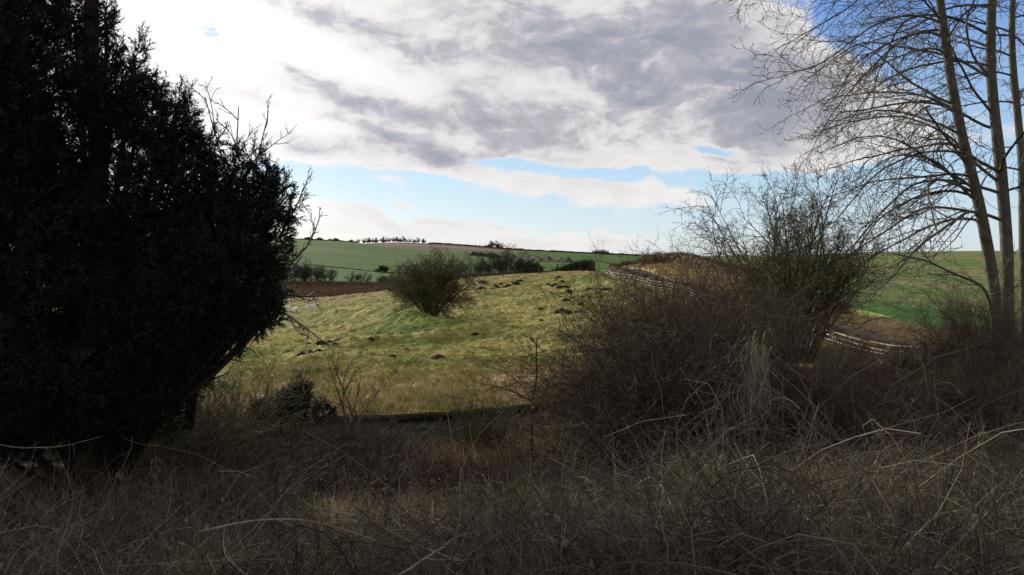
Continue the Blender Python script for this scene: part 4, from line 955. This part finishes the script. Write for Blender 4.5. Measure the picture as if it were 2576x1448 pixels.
# ------------------------------------------------------------------ world, sun, camera
SUN_AZ, SUN_EL = R(-34), R(15.5)
sd = np.array([math.sin(SUN_AZ) * math.cos(SUN_EL), math.cos(SUN_AZ) * math.cos(SUN_EL), math.sin(SUN_EL)])
world = bpy.data.worlds.new('World'); sc.world = world; world.use_nodes = True
nt = world.node_tree; nt.nodes.clear()
out = N(nt, 'ShaderNodeOutputWorld'); bg = N(nt, 'ShaderNodeBackground'); bg.inputs['Strength'].default_value = .1
nt.links.new(bg.outputs[0], out.inputs[0])
sky = N(nt, 'ShaderNodeTexSky', sky_type='NISHITA'); sky.sun_disc = False; sky.sun_elevation = SUN_EL; sky.sun_rotation = SUN_AZ
sky.air_density = 1.0; sky.dust_density = .6; sky.ozone_density = 2.0
tc = N(nt, 'ShaderNodeTexCoord'); sx = N(nt, 'ShaderNodeSeparateXYZ'); nt.links.new(tc.outputs['Generated'], sx.inputs[0])
def mth(op, a, b=None, c=None, clamp=False):
    n = N(nt, 'ShaderNodeMath', operation=op); n.use_clamp = clamp
    for i, v in enumerate((a, b, c)):
        if v is None: continue
        if isinstance(v, (int, float)): n.inputs[i].default_value = v
        else: nt.links.new(v, n.inputs[i])
    return n.outputs[0]
az = mth('ARCTAN2', sx.outputs['X'], sx.outputs['Y']); el = mth('ARCSINE', sx.outputs['Z'])
cb = N(nt, 'ShaderNodeCombineXYZ'); nt.links.new(az, cb.inputs[0]); nt.links.new(el, cb.inputs[1])
def noise(scale, detail, sxy=(1, 2.2), off=(0, 0), rough=.55, dist=0., src=None):
    mp = N(nt, 'ShaderNodeMapping'); mp.inputs['Scale'].default_value = (sxy[0], sxy[1], 1); mp.inputs['Location'].default_value = (off[0], off[1], 0)
    nt.links.new(src or cb.outputs[0], mp.inputs[0]); n = N(nt, 'ShaderNodeTexNoise'); n.inputs['Scale'].default_value = scale; n.inputs['Detail'].default_value = detail
    n.inputs['Roughness'].default_value = rough; n.inputs['Distortion'].default_value = dist; nt.links.new(mp.outputs[0], n.inputs['Vector']); return n
# domain warp so that cloud outlines are ragged
wn = noise(5, 5, (1, 1.8), (3, 1)); ws = N(nt, 'ShaderNodeVectorMath', operation='SUBTRACT'); nt.links.new(wn.outputs['Color'], ws.inputs[0]); ws.inputs[1].default_value = (.5, .5, .5)
w2 = N(nt, 'ShaderNodeVectorMath', operation='MULTIPLY'); nt.links.new(ws.outputs[0], w2.inputs[0]); w2.inputs[1].default_value = (.10, .075, 0)
wv = N(nt, 'ShaderNodeVectorMath', operation='ADD'); nt.links.new(cb.outputs[0], wv.inputs[0]); nt.links.new(w2.outputs[0], wv.inputs[1])
def blobs(lst, base=0.):
    acc = base
    for px, py, rx, ry, rot, wgt in lst:
        d = nrm(ray(px, py)); a = math.atan2(d[0], d[1]); e = math.asin(d[2])
        mp = N(nt, 'ShaderNodeMapping', vector_type='TEXTURE'); mp.inputs['Location'].default_value = (a, e, 0); mp.inputs['Rotation'].default_value = (0, 0, R(rot)); mp.inputs['Scale'].default_value = (rx / F, ry / F, 1)
        nt.links.new(wv.outputs[0], mp.inputs[0]); ln = N(nt, 'ShaderNodeVectorMath', operation='LENGTH'); nt.links.new(mp.outputs[0], ln.inputs[0])
        q = mth('MULTIPLY', ln.outputs['Value'], ln.outputs['Value']); ex = mth('EXPONENT', mth('MULTIPLY', q, -1.0))
        acc = mth('MULTIPLY_ADD', ex, wgt, acc)
    return acc
def smap(v, a, b, t0=0., t1=1.):
    n = N(nt, 'ShaderNodeMapRange', interpolation_type='SMOOTHSTEP'); nt.links.new(v, n.inputs['Value'])
    for k, x in (('From Min', a), ('From Max', b), ('To Min', t0), ('To Max', t1)): n.inputs[k].default_value = x
    return n.outputs[0]
wsx = N(nt, 'ShaderNodeSeparateXYZ'); nt.links.new(wv.outputs[0], wsx.inputs[0])
cover_base = mth('ADD', smap(wsx.outputs['Y'], .085, .125, -.55, .55), smap(wsx.outputs['Y'], .28, .6, 0, .15))
cov = blobs([(1000, 575, 420, 42, -3, .95), (1350, 612, 320, 26, -2, .9), (820, 560, 200, 40, 0, .5), (1640, 600, 170, 22, 0, .35), (1350, 475, 330, 32, -6, .95), (1650, 505, 200, 22, -4, .7), (1000, 470, 90, 25, 0, .5),
             (1130, 545, 60, 9, -4, .9), (1240, 565, 50, 8, -4, .8), (1045, 517, 30, 8, 0, .9), (1600, 545, 90, 10, 0, .5), (870, 560, 90, 22, 0, .3), (1200, 570, 60, 9, -4, .4), (1040, 518, 26, 7, 0, .5), (1420, 520, 160, 12, -3, .4), (1560, 575, 90, 8, 0, .35), (1500, 452, 110, 12, -5, -.8), (1080, 452, 110, 11, -4, -.8), (1280, 408, 110, 17, -8, -.9), (1820, 392, 75, 13, -4, -1.0), (540, 95, 70, 32, -35, -.35), (1800, 440, 260, 34, 0, .75),
             (2320, 60, 300, 110, -20, -1.35), (2250, 150, 160, 60, -10, -.4), (2020, 150, 130, 60, -20, .5), (2350, 560, 420, 100, 0, -.9), (2480, 350, 220, 60, 0, -.25), (2180, 330, 200, 70, 10, .25), (2500, 200, 160, 90, 0, -.9)], cover_base)
nz = noise(9, 9, (1, 1.8), (1.3, .7), .62, src=wv.outputs[0]); nzb = noise(34, 6, (1, 1.9), (2.3, 4.7), .6, src=wv.outputs[0]); cov2 = mth('ADD', mth('ADD', cov, mth('MULTIPLY_ADD', nz.outputs['Fac'], 1.3, -.65)), mth('MULTIPLY_ADD', nzb.outputs['Fac'], .9, -.45))
mask = smap(cov2, -.10, .30)
# thickness: thick parts are grey, thin edges are lit
thk_ = blobs([(1650, 130, 520, 175, -8, 1.0), (1850, 290, 380, 95, -4, .6), (1200, 40, 380, 60, -10, .15), (790, 240, 170, 42, -18, .7), (1080, 300, 190, 42, -6, .55), (1380, 335, 230, 42, -10, .5), (820, 385, 170, 36, -12, .6), (1120, 390, 260, 28, -4, .6),
              (1500, 470, 280, 22, -5, .35), (1750, 450, 200, 22, -4, .3), (1400, 620, 180, 18, 0, .35), (950, 120, 260, 50, -15, .22), (2250, 260, 250, 60, -5, .35), (900, 200, 420, 150, -12, .22),
              (640, 130, 260, 110, -15, -.55), (620, 270, 190, 26, -14, .5), (900, 60, 240, 28, -12, .35), (700, 180, 160, 18, -20, .3), (880, 330, 240, 20, -10, .5), (900, 180, 220, 40, -20, -.25), (620, 330, 100, 50, 0, -.2), (1480, 250, 330, 22, -14, -.35), (760, 320, 160, 26, -15, -.35), (1000, 235, 150, 22, -25, -.3)], .10)
nz2 = noise(9, 9, (1, 2.0), (5.3, 2.7), .6, src=wv.outputs[0]); thk2 = mth('ADD', thk_, mth('MULTIPLY_ADD', nz2.outputs['Fac'], 1.9, -.95))
edge = smap(cov2, .1, .8); thk3 = mth('MULTIPLY', thk2, mth('MULTIPLY_ADD', edge, .6, .4))
nz3 = noise(22, 8, (1, 2.2), (8.1, 3.3), .62, src=wv.outputs[0]); thk3 = mth('ADD', thk3, mth('MULTIPLY_ADD', nz3.outputs['Fac'], .8, -.40)); gray = smap(thk3, -.1, 1.35)
cr = N(nt, 'ShaderNodeValToRGB'); e = cr.color_ramp.elements; e[0].position = 0; e[0].color = (1, .98, .96, 1); e[1].position = 1; e[1].color = (.36, .39, .47, 1)
m_ = e.new(.35); m_.color = (.84, .81, .82, 1); m_ = e.new(.62); m_.color = (.57, .56, .61, 1)
nt.links.new(gray, cr.inputs['Fac'])
# clouds are brighter toward the sun
dt_ = N(nt, 'ShaderNodeVectorMath', operation='DOT_PRODUCT'); nt.links.new(tc.outputs['Generated'], dt_.inputs[0]); dt_.inputs[1].default_value = tuple(sd)
glow = smap(dt_.outputs['Value'], .80, 1.0); amb = smap(dt_.outputs['Value'], -.6, .85, .50, .90)
gain = mth('MULTIPLY', mth('MULTIPLY', mth('ADD', amb, mth('MULTIPLY', mth('POWER', glow, 2.2), .3)), smap(el, .36, .8, 1., .6)), 10.)
cs = N(nt, 'ShaderNodeVectorMath', operation='SCALE'); nt.links.new(cr.outputs[0], cs.inputs[0]); nt.links.new(gain, cs.inputs['Scale'])
skc = N(nt, 'ShaderNodeVectorMath', operation='MULTIPLY'); nt.links.new(sky.outputs[0], skc.inputs[0]); skc.inputs[1].default_value = (.30, .33, .38)
crs = N(nt, 'ShaderNodeValToRGB'); e = crs.color_ramp.elements; e[0].position = 0; e[0].color = (.72, .83, .90, 1); e[1].position = 1; e[1].color = (.06, .15, .42, 1)
m_ = e.new(.10); m_.color = (.50, .70, .90, 1); m_ = e.new(.30); m_.color = (.13, .30, .75, 1)
nt.links.new(mth('DIVIDE', el, 1.0), crs.inputs['Fac'])
csc = N(nt, 'ShaderNodeVectorMath', operation='SCALE'); nt.links.new(crs.outputs[0], csc.inputs[0]); csc.inputs['Scale'].default_value = 7.5
ska = N(nt, 'ShaderNodeVectorMath', operation='ADD'); nt.links.new(skc.outputs[0], ska.inputs[0]); nt.links.new(csc.outputs[0], ska.inputs[1]); skc = ska
mx = N(nt, 'ShaderNodeMix', data_type='RGBA'); nt.links.new(mask, mx.inputs['Factor']); nt.links.new(skc.outputs[0], mx.inputs['A']); nt.links.new(cs.outputs[0], mx.inputs['B'])
nt.links.new(mx.outputs['Result'], bg.inputs['Color'])

sl = bpy.data.lights.new('sun', 'SUN'); sl.energy = 5.0; sl.angle = R(.5); sl.color = (1, .93, .80)
so = bpy.data.objects.new('sun', sl); COL.objects.link(so)
from mathutils import Vector
so.rotation_euler = Vector(sd).to_track_quat('Z', 'Y').to_euler(); so.location = tuple(sd * 50)
cam = bpy.data.cameras.new('camera'); cam.sensor_width = 36; cam.lens = 36 * F / 2576; cam.clip_end = 20000; cam.clip_start = .05
co = bpy.data.objects.new('camera', cam); COL.objects.link(co); co.location = (0, 0, EYE); co.rotation_euler = (R(90) - PITCH, 0, 0)
sc.camera = co
sc.view_settings.view_transform = 'Standard'; sc.view_settings.look = 'None'; sc.view_settings.exposure = 0
